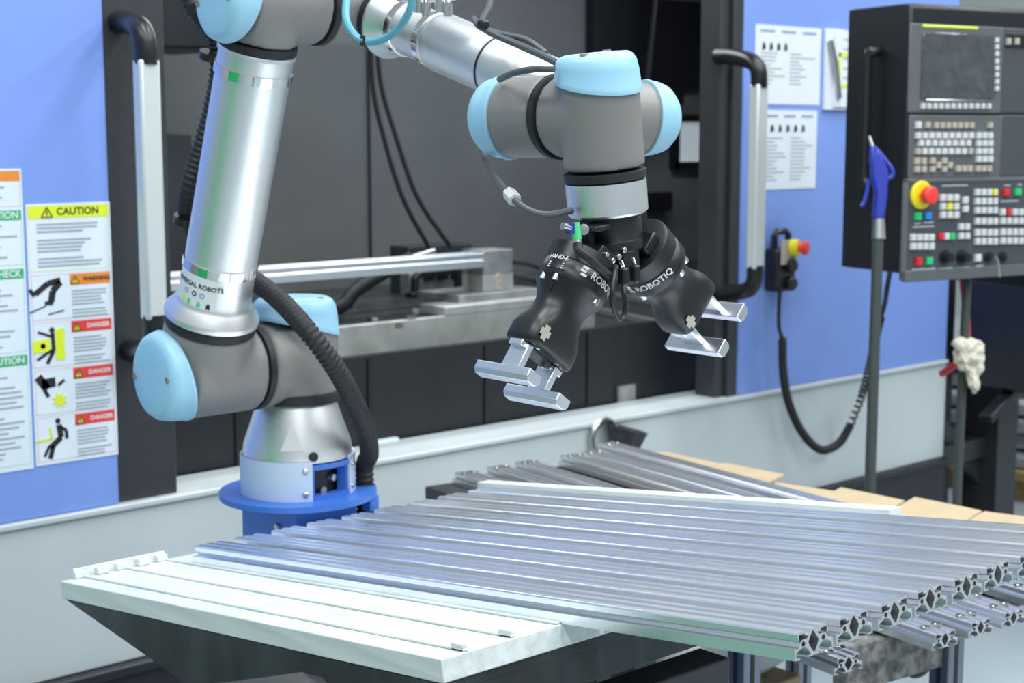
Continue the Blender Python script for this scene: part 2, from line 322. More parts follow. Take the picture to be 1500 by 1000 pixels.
# ================================================================== profile shape (one mesh shared by all cut lengths)
def profile_mesh(name, L):
    W, H = .053, .0258
    def pl(pts): return [(x*W, y*H) for x, y in pts]
    half = [(0, 1), (.085, 1), (.125, .86), (.195, .86), (.235, 1), (.39, 1), (.42, .975), (.44, .92), (.44, .68), (.41, .68), (.41, .90), (.24, .90), (.22, .80), (.135, .80), (.175, .70), (.22, .69), (.31, .69), (.375, .63), (.40, .54), (.39, .47), (.50, .36), (.50, .44), (.56, .44), (.56, 0), (.42, 0), (.42, .06), (.525, .07), (.525, .25), (.37, .40), (.26, .40), (.165, .29), (.10, .06), (.20, .05), (.20, 0), (0, 0)]
    outer = pl(half) + pl([(-x, y) for x, y in half[::-1]][1:-1])
    eye = pl([(0, .93), (.03, .86), (.09, .72), (.15, .54), (.115, .38), (.055, .20), (0, .09), (-.055, .20), (-.115, .38), (-.15, .54), (-.09, .72), (-.03, .86)])
    def circ(cx, r): return [(cx*W + r*W*math.cos(k*.7854), .53*H + r*W*math.sin(k*.7854)) for k in range(8)]
    cu = bpy.data.curves.new('p', 'CURVE'); cu.dimensions = '2D'; cu.fill_mode = 'BOTH'; cu.extrude = L/2
    for poly in (outer, eye, circ(.295, .055), circ(-.295, .055)):
        s = cu.splines.new('POLY'); s.points.add(len(poly)-1); s.use_cyclic_u = True
        for k, (x, y) in enumerate(poly): s.points[k].co = (x, y, 0, 1)
    ob = bpy.data.objects.new('p', cu); col.objects.link(ob); dg = bpy.context.evaluated_depsgraph_get()
    me = bpy.data.meshes.new_from_object(ob.evaluated_get(dg)); bpy.data.objects.remove(ob)
    me.name = name; me.materials.clear(); me.materials.append(M('alu_profile')); me.materials.append(M('alu_cut'))
    for p in me.polygons:
        p.use_smooth = False
        if abs(p.normal.z) > .9: p.material_index = 1
    # curve x -> profile width, curve y -> up, curve z -> along
    me.transform(Matrix(((1, 0, 0, 0), (0, 0, -1, 0), (0, 1, 0, 0), (0, 0, 0, 1))))
    return me
# the profile clamped in the machine
cz0 = ony(240, 416, YP).z; cz1 = ony(240, 388, YP).z; cw = bx0-1.45
clp = bpy.data.objects.new('clamped_profile', profile_mesh('clamped_profile', cw)); col.objects.link(clp)
clp.matrix_world = Matrix.Translation(((1.45+bx0)/2, YP-.02, (ony(600, 396, YP).z))) @ Matrix.Rotation(math.radians(90), 4, 'Z') @ Matrix.Diagonal((1.5, 1, 1.65, 1))
tag(clp, 'long aluminium profile clamped against the end stop inside the machine', 'aluminium profile')
# ================================================================== tilted white rack with profiles
Pn = at(1165, 927, 1.45); Qf = onx(283, 799, Pn.x); v = Qf-Pn; LP = v.length; t = v/LP           # t runs to the far, lower end
nrm = X_.cross(t).normalized()                                                                # up normal of the rack
TILT = math.atan2(-t.z, t.y)
def rk(x, s, h=0): return V((Pn.x, Pn.y, Pn.z)) + X_*x + t*s + nrm*(h-.027)                  # h = height over rack surface
PITCHX = .0665
RRot = Matrix((X_, t, nrm)).transposed()
rack = thing('loading_rack', 'tilted white slotted loading rack on dark steel tray under the profiles', 'rack', rk(.3, .5, -.2))
c0 = on(637, 968, rk(0, 0), nrm); c1 = on(96, 849, rk(0, 0), nrm)
xs0 = (c0.x+c1.x)/2 - Pn.x; s0 = (c0-Pn).dot(t); s1 = (c1-Pn).dot(t)+.0; xs1 = PITCHX*9.0+.035
print('rack', xs0, s0, s1, xs1, LP, math.degrees(TILT))
build('board', MB().box(rk((xs0+xs1+.03)/2, (s0+s1)/2, -.013), (xs1+.03-xs0, s1-s0, .026), RRot), 'rack_white', rack, .0015)
k = -4
while k <= 9:
    x = k*PITCHX - .008
    if x > xs0-.003:
        hgt = .003 if k < 9 else .024
        build('rib', MB().box(rk(x+.00125 if k < 9 else x+.047, (s0+s1)/2-.003, hgt/2), (.006 if k < 9 else .028, s1-s0-.008, hgt), RRot), 'rack_white', rack, .001)
    k += 1
build('rear_plate', MB().box(rk(.10, LP+.012, -.008), (.17, .10, .010), RRot), 'rack_steel', rack, .004)
for k in range(-4, 0):
    x = k*PITCHX+.052
    if x-.016 > xs0: build('stop_tooth', MB().box(rk(x, s1-.010, .0055), (.018, .012, .011), RRot), 'rack_white', rack, .002)
    x = k*PITCHX+.020
    if x-.016 > xs0 and k*PITCHX-.008 > xs0: build('end_tab', MB().box(rk(k*PITCHX-.00675, s0+.012, .004), (.006, .020, .008), RRot), 'rack_white', rack, .001)
    if x-.016 > xs0: build('stop_tooth', MB().box(rk(x, s1-.012, .006), (.018, .014, .011), RRot), 'rack_white', rack, .002)
build('stop_strip', MB().box(rk((xs0+.02-.005)/2, s1-.003, .007), (-.005-xs0-.02, .006, .014), RRot), 'rack_white', rack, .001)
build('tray', MB().box(rk((xs0+xs1)/2+.02, (s0+s1)/2, -.0315), (xs1-xs0-.02, s1-s0-.006, .011), RRot), 'rack_steel', rack, .001)
# wedge side plate below the left edge, front rim and cross beams
e0 = rk(xs0+.001, s1-.01, -.0265); e1 = rk(xs0+.001, s0+.001, -.0265)
e2 = onx(285, 1010, e0.x); lowd = (e2-e0)
e3 = e0 + lowd*((e1-e0).y/lowd.y)
build('side_plate', MB().prism([e0, e1, e3], (.006, 0, 0)), 'rack_steel', rack, .001, label='dark oily steel wedge plate')
build('front_rim', MB().prism([rk(xs0+.004, s0+.004, -.0265), rk(xs1, s0+.004, -.0265), rk(xs1, s0+.004, -.075), rk(xs0+.004, s0+.004, -.075)], t*.006), 'rack_steel', rack, .001)
build('cross_beam', MB().box(rk(xs0+.26, s0+.05, -.13), (.42, .05, .05)), 'dark_paint', rack, .003)
build('cross_beam', MB().box(rk((xs0+xs1)/2+.1, s0+.55, -.13), (xs1-xs0-.1, .05, .05)), 'dark_paint', rack, .003)
for (x, s) in ((xs0+.12, s0+.05), (xs1-.12, s0+.40), (xs0+.12, s0+.55), (xs1-.05, s0+.55)):
    q = rk(x, s, -.15); build('leg', MB().bb((q.x-.025, q.y-.025, 0), (q.x+.025, q.y+.025, q.z+.06)), 'dark_paint', rack, .003)
pm = profile_mesh('aluminium_profile', LP)
words = ['first', 'second', 'third', 'fourth', 'fifth', 'sixth', 'seventh', 'eighth', 'ninth']
for i in range(9):
    o = bpy.data.objects.new('aluminium_profile', pm); col.objects.link(o)
    jit = (0, .001, -.001, .0005, -.001, .001, -.0005, .001, 0)[i]
    c = rk(i*PITCHX+.0265, LP/2+jit, .0005); o.matrix_world = Matrix.Translation(c) @ RRot.to_4x4()
    tag(o, '%s long aluminium profile on the white rack counted from the empty slots' % words[i], 'aluminium profile', 'profiles lying on the white rack')
# ================================================================== low table with cardboard and more profiles
TA = math.radians(-7.5); TZ = .70
tb = thing('low_table', 'dark topped low table on aluminium legs behind the white rack', 'table', (2.3, 2.0, 0), TA)
Tm = MW[tb.name]
def tl(p): return Tm.inverted() @ V(p)
fl = tl(onz(622, 712, TZ)); nr = tl(onz(1385, 905, TZ)); fr = tl(onz(960, 662, TZ))
tx0, tx1, ty0, ty1 = fl.x, tl((2.74, 2.6, TZ)).x, nr.y+.03, fl.y
def lbox(a, b): return MB().bb(a, b)
build('table_top', lbox((tx0, ty0, TZ-.03), (tx1, ty1, TZ)), 'table_dark', tb, .003, local=True)
build('edge_plank', lbox((tx0-.02, ty0-.03, TZ-.085), (tl(onz(1390, 895, TZ)).x, ty0+.0, TZ-.005)), 'worn_plank', tb, .004, local=True, label='rough worn grey plank')
lg = [tl(onz(1090, 975, .62)), tl(onz(1386, 985, .60)), V((tx0+.05, ty1-.1, 0)), V((tx1-.08, ty1-.1, 0)), V((tx1-.08, ty0+.6, 0))]
for q in lg:
    mb = MB()
    mb.bb((q.x-.02, q.y-.02, 0), (q.x+.02, q.y+.02, TZ-.03))
    o = build('leg', mb, 'leg_profile', tb, .002, local=True)
    for sx, sy in ((1, 0), (-1, 0), (0, 1), (0, -1)):
        build('leg_slot', MB().bb((q.x+sx*.0203-.004*abs(sy)-.0005, q.y+sy*.0203-.004*abs(sx)-.0005, .02), (q.x+sx*.0203+.004*abs(sy)+.0005, q.y+sy*.0203+.004*abs(sx)+.0005, TZ-.04)), 'black_plastic', o, local=True)
LL = 1.40
pl2 = profile_mesh('drilled_profile', LL); pl3 = profile_mesh('short_drilled_profile', .62)
near = [tl(onz(1330, 951, TZ+.013)), tl(onz(1380, 935, TZ+.013)), tl(onz(1435, 919, TZ+.013)), tl(onz(1481, 907, TZ+.013)), tl(onz(1530, 893, TZ+.013))]
near[-1].x += .045
xsl = [tl(onz(1232, 968, TZ+.013)).x] + [q.x for q in near[1:]] + [near[-1].x+.066, near[-1].x+.130]
names2 = ['nearest the blue robot stand', 'over the table leg', 'next after the one over the table leg', 'just left of the middle cardboard', 'by the dark gap', 'behind the white rack corner', 'beside the flat cardboard']
for i, x in enumerate(xsl):
    o = thing('drilled_profile', 'drilled aluminium profile on the low table, %s' % ('%s from the robot stand side' % words[i]), 'aluminium profile', Tm @ V((x, near[2].y+.70+random.uniform(-.01, .01), TZ+.004)), TA, 'drilled profiles on the low table')
    b = bpy.data.objects.new('bar', pl2 if i else pl3); col.objects.link(b); b.parent = o
    LL = 1.40 if i else .62
    o.location.z = TZ+(.0005 if i < 3 else .0042 if i < 6 else .0162)
    if i == 0: o.location = Tm @ V((x, near[2].y+.31, TZ+.0005))
    for s in (-1, 1):
        for k in (-1, 1):
            for e in ((0, .055) if s < 0 else (0,)):
                build('counterbore', MB().lathe((k*.0135, s*(LL/2-.03-e), .0268), Z_, [(0, .0085), (.0012, .0085), (.0013, .004), (.0002, .0035)], 16), 'chrome', o, local=True)
# cardboard
def sheet(px, dz, label, th=.004, zz=TZ):
    pts = [onz(x, y, zz+dz) for x, y in px]
    return solo('cardboard_sheet', MB().prism([p for p in pts], (0, 0, th)), 'cardboard', label, 'cardboard', 'cardboard sheets on the low table')
sheet([(780, 706), (806, 694), (965, 742), (930, 752)], .001, 'narrow strip of tan cardboard showing in the gap between drilled profiles', .003)
sheet([(925, 672), (973, 663), (1060, 682), (1028, 692)], .006, 'tan cardboard sheet at the far end of the low table')
sheet([(1020, 691), (1062, 680), (1150, 697), (1118, 713)], .012, 'tan cardboard sheet with a pale scuff behind the rack')
sheet([(1070, 716), (1122, 706), (1226, 722), (1240, 748), (1200, 752)], .004, 'tan cardboard sheet tucked under the overlapping sheets')
sheet([(1170, 748), (1232, 716), (1325, 735), (1280, 765)], .012, 'tan cardboard sheet next to the white rack end')
sheet([(1275, 766), (1340, 730), (1438, 750), (1400, 775)], .007, 'tan cardboard sheet beside the air hose foot')
sheet([(1395, 776), (1442, 751), (1540, 764), (1500, 800)], .003, 'tan cardboard sheet at the aisle end of the low table')
# ================================================================== robot stand
Bc = at(437, 716, 2.65); bx, by, bz = Bc
st = thing('robot_stand', 'blue steel robot stand with round flange and pale collar', 'robot stand', (bx, by, 0))
HP = V((bx, by, bz)) + RT*.1112 + fh*.0355            # conduit passes down through the flange here
cu = bpy.data.curves.new('f', 'CURVE'); cu.dimensions = '2D'; cu.fill_mode = 'BOTH'; cu.extrude = .005
for cx_, cy_, rr, n_ in ((0, 0, .135, 64), (HP.x-bx, HP.y-by, .0178, 24)):
    sp_ = cu.splines.new('POLY'); sp_.points.add(n_-1); sp_.use_cyclic_u = True
    for k in range(n_): sp_.points[k].co = (cx_+rr*math.cos(2*math.pi*k/n_), cy_+rr*math.sin(2*math.pi*k/n_), 0, 1)
ob = bpy.data.objects.new('f', cu); col.objects.link(ob)
me = bpy.data.meshes.new_from_object(ob.evaluated_get(bpy.context.evaluated_depsgraph_get())); bpy.data.objects.remove(ob)
fm = MB(); fm.v = [V((v_.co.x+bx, v_.co.y+by, v_.co.z+bz-.005)) for v_ in me.vertices]; fm.f = [tuple(p_.vertices) for p_ in me.polygons]
build('flange', fm, 'stand_blue', st)
build('side_tab', MB().bb((bx+.080, by-.098, bz-.036), (bx+.100, by-.075, bz-.008)), 'stand_blue', st, .002)
build('bracket', MB().bb((bx-.062, by-.085, bz-.12), (bx+.062, by+.085, bz-.010)), 'stand_blue', st, .003)
build('column', MB().bb((bx-.05, by-.05, .02), (bx+.05, by+.10, bz-.12)), 'stand_blue', st, .004)
build('base_plate', MB().bb((bx-.17, by-.09, 0), (bx+.17, by+.22, .02)), 'stand_blue', st, .003)
for s in (-.045, 0.0): build('bolt', MB().lathe((bx-.063, by+s-.03, bz-.05), -X_, [(0, .006), (.004, .005)], 12), 'steel', st)
CR = .0985
cv = (CAM-Bc); cang = math.atan2(cv.y, cv.x)
def arc_band(a0, a1, r0, r1, z0, z1, n=40):
    rs = []
    for i in range(n+1):
        a = a0+(a1-a0)*i/n; d = V((math.cos(a), math.sin(a), 0)); o = V((bx, by, 0))
        rs.append([o+d*r0+Z_*z0, o+d*r1+Z_*z0, o+d*r1+Z_*z1, o+d*r0+Z_*z1])
    return MB().rings(rs)
# opening in the collar lies right of the camera direction
ga, gb = cang+math.radians(14), cang+math.radians(62)
build('collar', arc_band(gb, ga+2*math.pi, CR-.004, CR, bz, bz+.066, 60), 'collar_plastic', st, label='pale translucent plastic collar')
build('collar_core', MB().lathe((bx, by, bz), Z_, [(0, .07), (.0615, .07)], 40), 'plinth_paint', st)
for a in (ga, gb): build('frame_post', arc_band(a-.05 if a == gb else a-.0, a+.05 if a == ga else a, CR-.022, CR-.005, bz, bz+.06, 4), 'stand_blue', st)
build('frame_rim', arc_band(ga-.05, gb+.05, CR-.02, CR-.001, bz+.052, bz+.060, 16), 'stand_blue', st)
build('frame_rim', arc_band(ga-.05, gb+.05, CR-.02, CR-.001, bz, bz+.008, 16), 'stand_blue', st)
for a in (ga-.12, gb+.12):
    for z in (.012, .052):
        d = V((math.cos(a), math.sin(a), 0)); build('screw', MB().lathe(V((bx, by, bz+z))+d*CR, d, [(0, .0055), (.002, .005), (.0035, .003)], 14), 'steel', st)
am = (ga+gb)/2
for a, z in ((am-.1, .012), (am+.2, .03)):
    d = V((math.cos(a), math.sin(a), 0)); build('bolt', MB().lathe(V((bx, by, bz+z))+d*.07, d, [(0, .008), (.01, .006)], 12), 'steel', st)
# ================================================================== robot arm
rb = thing('industrial_robot', 'jointed grey and silver robot arm with pale blue joint caps', 'robot arm', (bx, by, bz))
def ring(o, ax, r, wd=.014, name='seal_ring'):
    return build(name, MB().lathe(V(o)-V(ax).normalized()*wd/2, ax, [(0, r-.002), (.001, r), (wd-.001, r), (wd, r-.002)], 56), 'black_rubber', rb)
def housing(name, cyls, voxel=.0045, it=10):
    mb = MB()
    for p, q, r in cyls: mb.cyl(p, q, r, seg=56)
    o = build(name, mb, 'robot_grey', rb)
    m = o.modifiers.new('Remesh', 'REMESH'); m.mode = 'VOXEL'; m.voxel_size = voxel; m.use_smooth_shade = True
    s = o.modifiers.new('Smooth', 'SMOOTH'); s.factor = .5; s.iterations = it
    return o
def cap(o, ax, r, thin, length=.045, skew=.35):
    """domed cap whose rim runs obliquely: shorter on the side 'thin'"""
    a, u, w_ = frame(ax, thin); o = V(o); n = 56
    st_ = [(0, 1.0, 1.0), (.0, 1.035, 1.0), (.12, 1.045, .98), (.16, 1.03, .95), (.55, 1.0, .45), (.80, .955, .16), (.93, .88, .05), (1.0, .78, 0), (1.02, .4, 0), (1.03, .02, 0)]
    rs = []
    for tt, rr, sk in st_:
        rs.append([o + a*(length*tt + skew*r*math.cos(2*math.pi*i/n)*sk*.75) + (u*math.cos(2*math.pi*i/n)+w_*math.sin(2*math.pi*i/n))*r*rr for i in range(n)])
    c = build('joint_cap', MB().rings(rs), 'cap_blue', rb, angle=50, label='pale blue joint cap')
    for q in (.25, .75):
        an = 2*math.pi*q+.4; d = u*math.cos(an)+w_*math.sin(an)
        build('screw', MB().lathe(o+a*length*.96+d*r*.72, a, [(0, .006), (.0035, .005), (.0036, .003), (.001, .002)], 12), 'robot_grey', c)
    return c
zS = at(440, 525, 2.65).z
S = V((bx, by, zS)); RJ = .072
# base
build('base_cone', MB().lathe((bx, by, bz+.045), Z_, [(.016, .090), (.0175, .0935), (.030, .0930), (.040, .0915), (.105, .069), (.113, .066)], 72), 'alu_tube', rb)
d = V((math.cos(cang+.0), math.sin(cang+.0), 0))
build('cable_gland', MB().lathe(V((bx, by, bz+.0745))+V((math.cos(cang+.28), math.sin(cang+.28), 0))*.091, V((math.cos(cang+.28), math.sin(cang+.28), 0)), [(0, .008), (.005, .008), (.0055, .005)], 16), 'black_rubber', rb)
sd = V((math.cos(cang-.1), math.sin(cang-.1), 0)); sw = Z_.cross(sd)
bp = V((bx, by, bz+.045))
build('base_notch', MB().add([bp+sd*.0925+Z_*.040-sw*.020, bp+sd*.0925+Z_*.040+sw*.020, bp+sd*.079+Z_*.085, bp+sd*.074+Z_*.040-sw*.012, bp+sd*.074+Z_*.040+sw*.012], [(0, 1, 2), (0, 3, 4, 1), (0, 2, 3), (1, 4, 2)]), 'alu_tube', rb)
zr = bz+.158
ring((bx, by, zr+.006), Z_, RJ+.0025, .016)
XU = -.183
U0 = S + X_*XU
lean = math.radians(20); ua = V((0, -math.sin(lean), math.cos(lean)))
housing('shoulder_housing', [(V((bx, by, zr+.012)), S+Z_*.062, RJ), (S, S-X_*(RJ+.012), RJ)])
cap(S+Z_*.058, Z_, RJ, -X_, .052)
ring(S-X_*(RJ+.018), X_, RJ+.001, .012)
housing('upper_arm_housing', [(S-X_*(RJ+.024), U0-X_*.045, RJ), (U0, U0+ua*.085, RJ)])
cap(U0-X_*.050, -X_, RJ, ua, .042)
ring(U0+ua*.092, ua, RJ+.001, .014)
RU = .0565
def cam_side(o, ax):
    c = CAM-V(o); a = V(ax).normalized(); return (c-a*c.dot(a)).normalized()
LU = .612
build('upper_arm_tube', MB().lathe(U0, ua, [(.099, .070), (.101, .0755), (.107, .0762), (.111, .0750), (.127, .0625), (.131, .0600), (.137, .0585), (.145, .0578), (.19, RU), (.536, RU), (.537, RU+.0025), (LU-.072, RU+.0025), (LU-.069, RU+.001)], 72), 'alu_tube', rb)
for tt in (.186, LU-.112): build('clamp_band', MB().lathe(U0+ua*tt, ua, [(0, RU-.001), (.0005, RU+.003), (.0145, RU+.003), (.015, RU-.001)], 72), 'chrome', rb, label='polished clamp band')
E = U0+ua*LU; RE = .0575
ring(E-ua*.062, ua, RE+.0015, .012)
XF = .185
housing('elbow_housing', [(E-ua*.055, E, RE), (E-X_*.045, E+X_*(RE+.030), RE)])
cap(E-X_*.048, -X_, RE+.001, -ua, .040)
ring(E+X_*(RE+.037), X_, RE+.001, .012)
F0 = E+X_*XF
dn = math.radians(17.3); fa = V((0, -math.cos(dn), -math.sin(dn))); LF = .572
housing('forearm_housing', [(E+X_*(RE+.044), F0+X_*.03, RE-.002), (F0, F0+fa*.055, RE-.004)])
cap(F0+X_*.03, X_, RE-.001, fa, .04)
ring(F0+fa*.062, fa, RE-.001, .012)
RF = .0425
build('forearm_tube', MB().lathe(F0, fa, [(.068, .052), (.070, .057), (.074, .0575), (.084, .052), (.094, .046), (.110, .0425), (.125, .040), (.188, .039), (.190, .041), (.193, RF), (.200, RF+.0006), (LF-.055, RF), (LF-.05, RF-.002)], 72), 'alu_tube', rb)
for tt in (.105, .172): build('clamp_band', MB().lathe(F0+fa*tt, fa, [(0, .038), (.0005, .0435 if tt < .15 else .0415), (.0125, .043 if tt < .15 else .0415), (.013, .038)], 72), 'chrome', rb, label='polished clamp band')
W = F0+fa*LF; RW = .051
A = W - X_*.148
housing('wrist_housing', [(W-fa*.06, W, RF+.003), (W-X_*.055, W+X_*.045, RW-.003)], .004)
cap(W+X_*.045, X_, RW-.002, -fa, .035)
ring(W-X_*.058, X_, RW-.002, .008)
B = A + V((0, -.115, 0)); td = V((math.sin(math.radians(7)), 0, -math.cos(math.radians(7)))); th = V((math.cos(math.radians(7)), 0, math.sin(math.radians(7))))
housing('wrist_housing', [(W-X_*.062, A, RW-.002), (A+Y_*.04, A-Y_*.040, RW)], .004)
cap(A+Y_*.042, Y_, RW+.0005, X_, .038, .25)
ring(A-Y_*.045, Y_, RW+.0015, .010)
housing('wrist_housing', [(A-Y_*.050, B, RW-.001), (B-td*.040, B+td*.062, RW-.002)], .004)
cap(B-td*.036, -td, RW-.001, Y_, .038, .30)
ring(B+td*.070, td, RW-.0015, .011)
build('tool_flange', MB().lathe(B, td, [(.076, .046), (.077, .0487), (.080, .049), (.114, .0487), (.117, .046)], 64), 'alu_tube', rb)
print('px check E,F0,W,A,B', *[tuple(round(c) for c in (750+F*(q-CAM).dot(RT)/(q-CAM).dot(FW), 500-F*(q-CAM).dot(UP)/(q-CAM).dot(FW))) for q in (U0, E, F0, W, A, B, B+td*.126)])
# rating label on the upper arm tube
def on_cyl(o, ax, r, ref):
    a, u, w_ = frame(ax, ref); o = V(o)
    return lambda x, y: o + a*y + (u*math.cos(x/r) + w_*math.sin(x/r))*r
ref = cam_side(U0+ua*.16, ua)
lb = on_cyl(U0+ua*.158, ua, .0592, Matrix.Rotation(-.50, 3, ua) @ ref)
pv = []; n = 18
mb = MB(); mb.rings([[lb(-.045+.078*i/n, -.028), lb(-.045+.078*i/n, .028)] for i in range(n+1)], False, False)
mb.f = [f for f in mb.f if len(set(f)) == 4]
mb2 = MB(); mb2.v = mb.v; mb2.f = [(2*i, 2*i+2, 2*i+3, 2*i+1) for i in range(n)]
rl = build('rating_label', mb2, 'label_silver' if 'label_silver' in MATS else mat('label_silver', (.70, .74, .74), .4), rb, label='silver rating label with printed text')
lt = on_cyl(U0+ua*.158, ua, .0596, Matrix.Rotation(-.50, 3, ua) @ ref)
build('lettering', text_mb('UNIVERSAL ROBOTS', .0105, lambda x, y: lt(x-.006, y+.012), bold=.0003), 'ink_black', rl)
for x, c in ((-.02, 'ink_blue'), (-.004, 'ink_black'), (.010, 'ink_blue')):
    build('mark', MB().add([lt(x+.0045*math.cos(k*.628), -.002+.0045*math.sin(k*.628)) for k in range(10)]+[lt(x+.0025*math.cos(k*.628), -.002+.0025*math.sin(k*.628)) for k in range(10)], [(k, (k+1) % 10, 10+(k+1) % 10, 10+k) for k in range(10)]), c, rl)
for x, c in ((-.024, 'ink_yellow'), (-.012, 'green_plastic'), (.006, 'green_plastic'), (.022, 'ink_black')):
    build('mark', MB().add([lt(x-.004, -.022), lt(x+.004, -.022), lt(x+.002, -.013), lt(x-.002, -.013)], [(0, 1, 2, 3)]), c, rl)
# ================================================================== dress pack and cables
def corrugated(pts, r, pitch=.0046):
    P = spline(pts, 14); out = [P[0]]; acc = 0; need = pitch/2
    for i in range(1, len(P)):
        a, b = P[i-1], P[i]; L = (b-a).length; d = 0
        while acc + (L-d) >= need:
            d += need-acc; acc = 0; out.append(a+(b-a)*(d/L))
        acc += L-d
    return MB().tube(out, lambda i: r if i % 4 in (1, 2) else r*.86, 14)
hs = thing('cable_conduit', 'thick black corrugated cable conduit running along the robot arm', 'conduit', at(527, 745, 2.58))
build('hose', corrugated([HP-Z_*(bz-.022), HP-Z_*.45, HP-Z_*.10, HP, HP+Z_*.035, at(541, 664, 2.655), at(536, 632, 2.585), at(521, 594, 2.51), at(492, 540, 2.45), at(452, 486, 2.43), at(410, 440, 2.48), at(374, 412, 2.53), at(335, 385, 2.57), at(300, 355, 2.56), at(278, 320, 2.50), at(277, 280, 2.46), at(292, 230, 2.45), at(311, 165, 2.44), at(322, 102, 2.43), at(319, 60, 2.42), at(298, 28, 2.40), at(281, 5, 2.38), at(272, -30, 2.38)], .0168), 'black_rubber', hs, angle=80)
for (x, y, d) in ((312, 82, 2.42), (274, 322, 2.49)):
    c = at(x, y, d); build('hose_clip', MB().lathe(c-ua*.006, ua, [(0, .022), (.012, .022)], 20).box(c+V((.02, 0, 0)), (.03, .012, .014)), 'black_plastic', hs)
th_ = thing('air_hose', 'teal air hose looped round the elbow end of the forearm', 'hose', at(530, 60, 2.2))
build('hose', MB().tube(spline([at(519, -30, 2.27), at(508, 0, 2.24), at(507, 28, 2.22), at(518, 50, 2.20), at(536, 61, 2.19), at(560, 58, 2.17), at(583, 42, 2.15), at(600, 15, 2.13), at(606, -20, 2.12)], 8), .0055, 10), 'teal_hose', th_)
build('cable_tie', MB().tube([at(529, 54, 2.19), at(533, 53, 2.185), at(533, 66, 2.185), at(529, 66, 2.19)], .0022, 8, True), 'black_plastic', th_)
vb = thing('valve_block', 'small silver pneumatic valve block on top of the forearm', 'valve', F0+fa*.22+Z_*.05)
c = at(625, -2, 2.18)
build('body', MB().box(c+Z_*.012, (.05, .08, .03)), 'alu_finger', vb, .002)
for k in range(4): build('fitting', MB().lathe(at(612+k*12+(8 if k > 1 else 0), 12 if k % 2 else 6, 2.15), Z_, [(-.012, .006), (0, .007), (.004, .007), (.012, .005)], 12), 'chrome', vb)
build('plate', MB().bb(at(645, -4, 2.16)-V((.0, .03, .002)), at(700, -4, 2.10)+V((0, .03, .003))), 'alu_finger', vb)
gc = thing('grey_cable', 'grey sensor cable running along the forearm and down to the gripper', 'cable', at(760, 100, 2.0))
build('cable', MB().tube(spline([at(722, -15, 2.08), at(716, 12, 2.07), at(706, 34, 2.06), at(716, 46, 2.05), at(760, 66, 2.02), at(800, 84, 1.98), at(830, 100, 1.95)], 8), .005, 10), 'grey_cable', gc)
build('cable', MB().tube(spline([at(694, 27, 2.09), at(704, 40, 2.06), at(735, 50, 2.04), at(770, 58, 2.02), at(800, 78, 2.0)], 8), .0042, 10), 'grey_cable', gc)
build('cable', MB().tube(spline([at(732, 116, 1.90), at(752, 107, 1.84), at(785, 101, 1.80), at(812, 101, 1.79)], 8), .0042, 10), 'grey_cable', gc)
build('cable', MB().tube(spline([at(733, 160, 2.10), at(714, 190, 2.08), at(706, 215, 2.02), at(714, 240, 1.95), at(728, 262, 1.89), at(742, 280, 1.84), at(762, 300, 1.81), at(785, 312, 1.80), at(808, 314, 1.80), at(838, 308, 1.82)], 8), .0042, 10), 'grey_cable', gc)
fc = (at(750, 288, 1.828)); fd = (at(742, 278, 1.845)-at(758, 297, 1.815)).normalized()
build('ferrite_clip', MB().lathe(fc-fd*.0115, fd, [(0, .006), (.001, .0085), (.022, .0085), (.023, .006)], 6), 'clear_plastic', gc, label='clear cable splice')
tie_c = F0+fa*.325
build('cable_tie', MB().tube([tie_c+(frame(fa)[1]*math.cos(k*.2094)+frame(fa)[2]*math.sin(k*.2094))*(RF+.001) for k in range(30)], .0016, 6, True), 'black_plastic', gc, label='black cable tie round the forearm')
build('tie_knot', MB().box(at(708, 36, 2.05), (.014, .014, .012)), 'black_plastic', gc, .003)
# ================================================================== tool adapter
T0 = B+td*.117
ta = thing('tool_adapter', 'black double gripper adapter below the silver wrist flange', 'adapter', T0)
build('coupler', MB().lathe(T0+th*.004, td, [(-.001, .030), (0, .037), (.030, .037), (.031, .0365), (.032, .037), (.043, .0365), (.046, .034), (.050, .026)], 48), 'gripper_black', ta)
build('side_block', MB().box(T0+th*.046+td*.017, (.014, .03, .030), Matrix((th, Y_, td)).transposed()), 'gripper_black', ta, .002)
build('bracket_plate', MB().box(T0-th*.034+td*.021, (.018, .014, .042), Matrix((th, Y_, td)).transposed()), 'gripper_black', ta, .002)
build('bracket_arm', MB().box(T0-th*.048+td*.008-Y_*.016, (.026, .044, .006), Matrix((th, Y_, td)).transposed()), 'gripper_black', ta, .001)
Gp = T0+V((0, 0, 0))                          # meeting point of both gripper axes
for s in (-1, 1):
    g = (td*math.cos(math.radians(43))+th*s*math.sin(math.radians(43)))
    build('angle_block', MB().box(Gp+g*.0575, (.028, .066, .014), Matrix((g.cross(Y_), Y_, g)).transposed()), 'gripper_black', ta, .002)
build('center_block', MB().box(T0+td*.055, (.028, .068, .030), Matrix((th, Y_, td)).transposed()), 'gripper_black', ta, .002)
def pf(x, y, off): return on(x, y, (0, T0.y-off, 0), (0, 1, 0))       # places in front of the adapter, off = distance toward the aisle
for (x, y) in ((887, 373), (905, 376), (896, 382), (913, 366)):
    c = pf(x, y, .0335); build('bolt', MB().lathe(c, -Y_, [(-.004, .0035), (.003, .0035), (.0035, .003), (.0036, .0015)], 12), 'chrome', ta)
con = thing('sensor_plug', 'green sensor plug with steel collar beside the tool adapter', 'plug', pf(843, 340, .032))
a_, b_ = pf(842, 326, .032), pf(845, 350, .034)
build('sleeve', MB().cyl(a_, b_, .0056), 'green_plastic', con); build('collar', MB().cyl(b_, pf(846, 360, .036), .0052), 'steel', con)
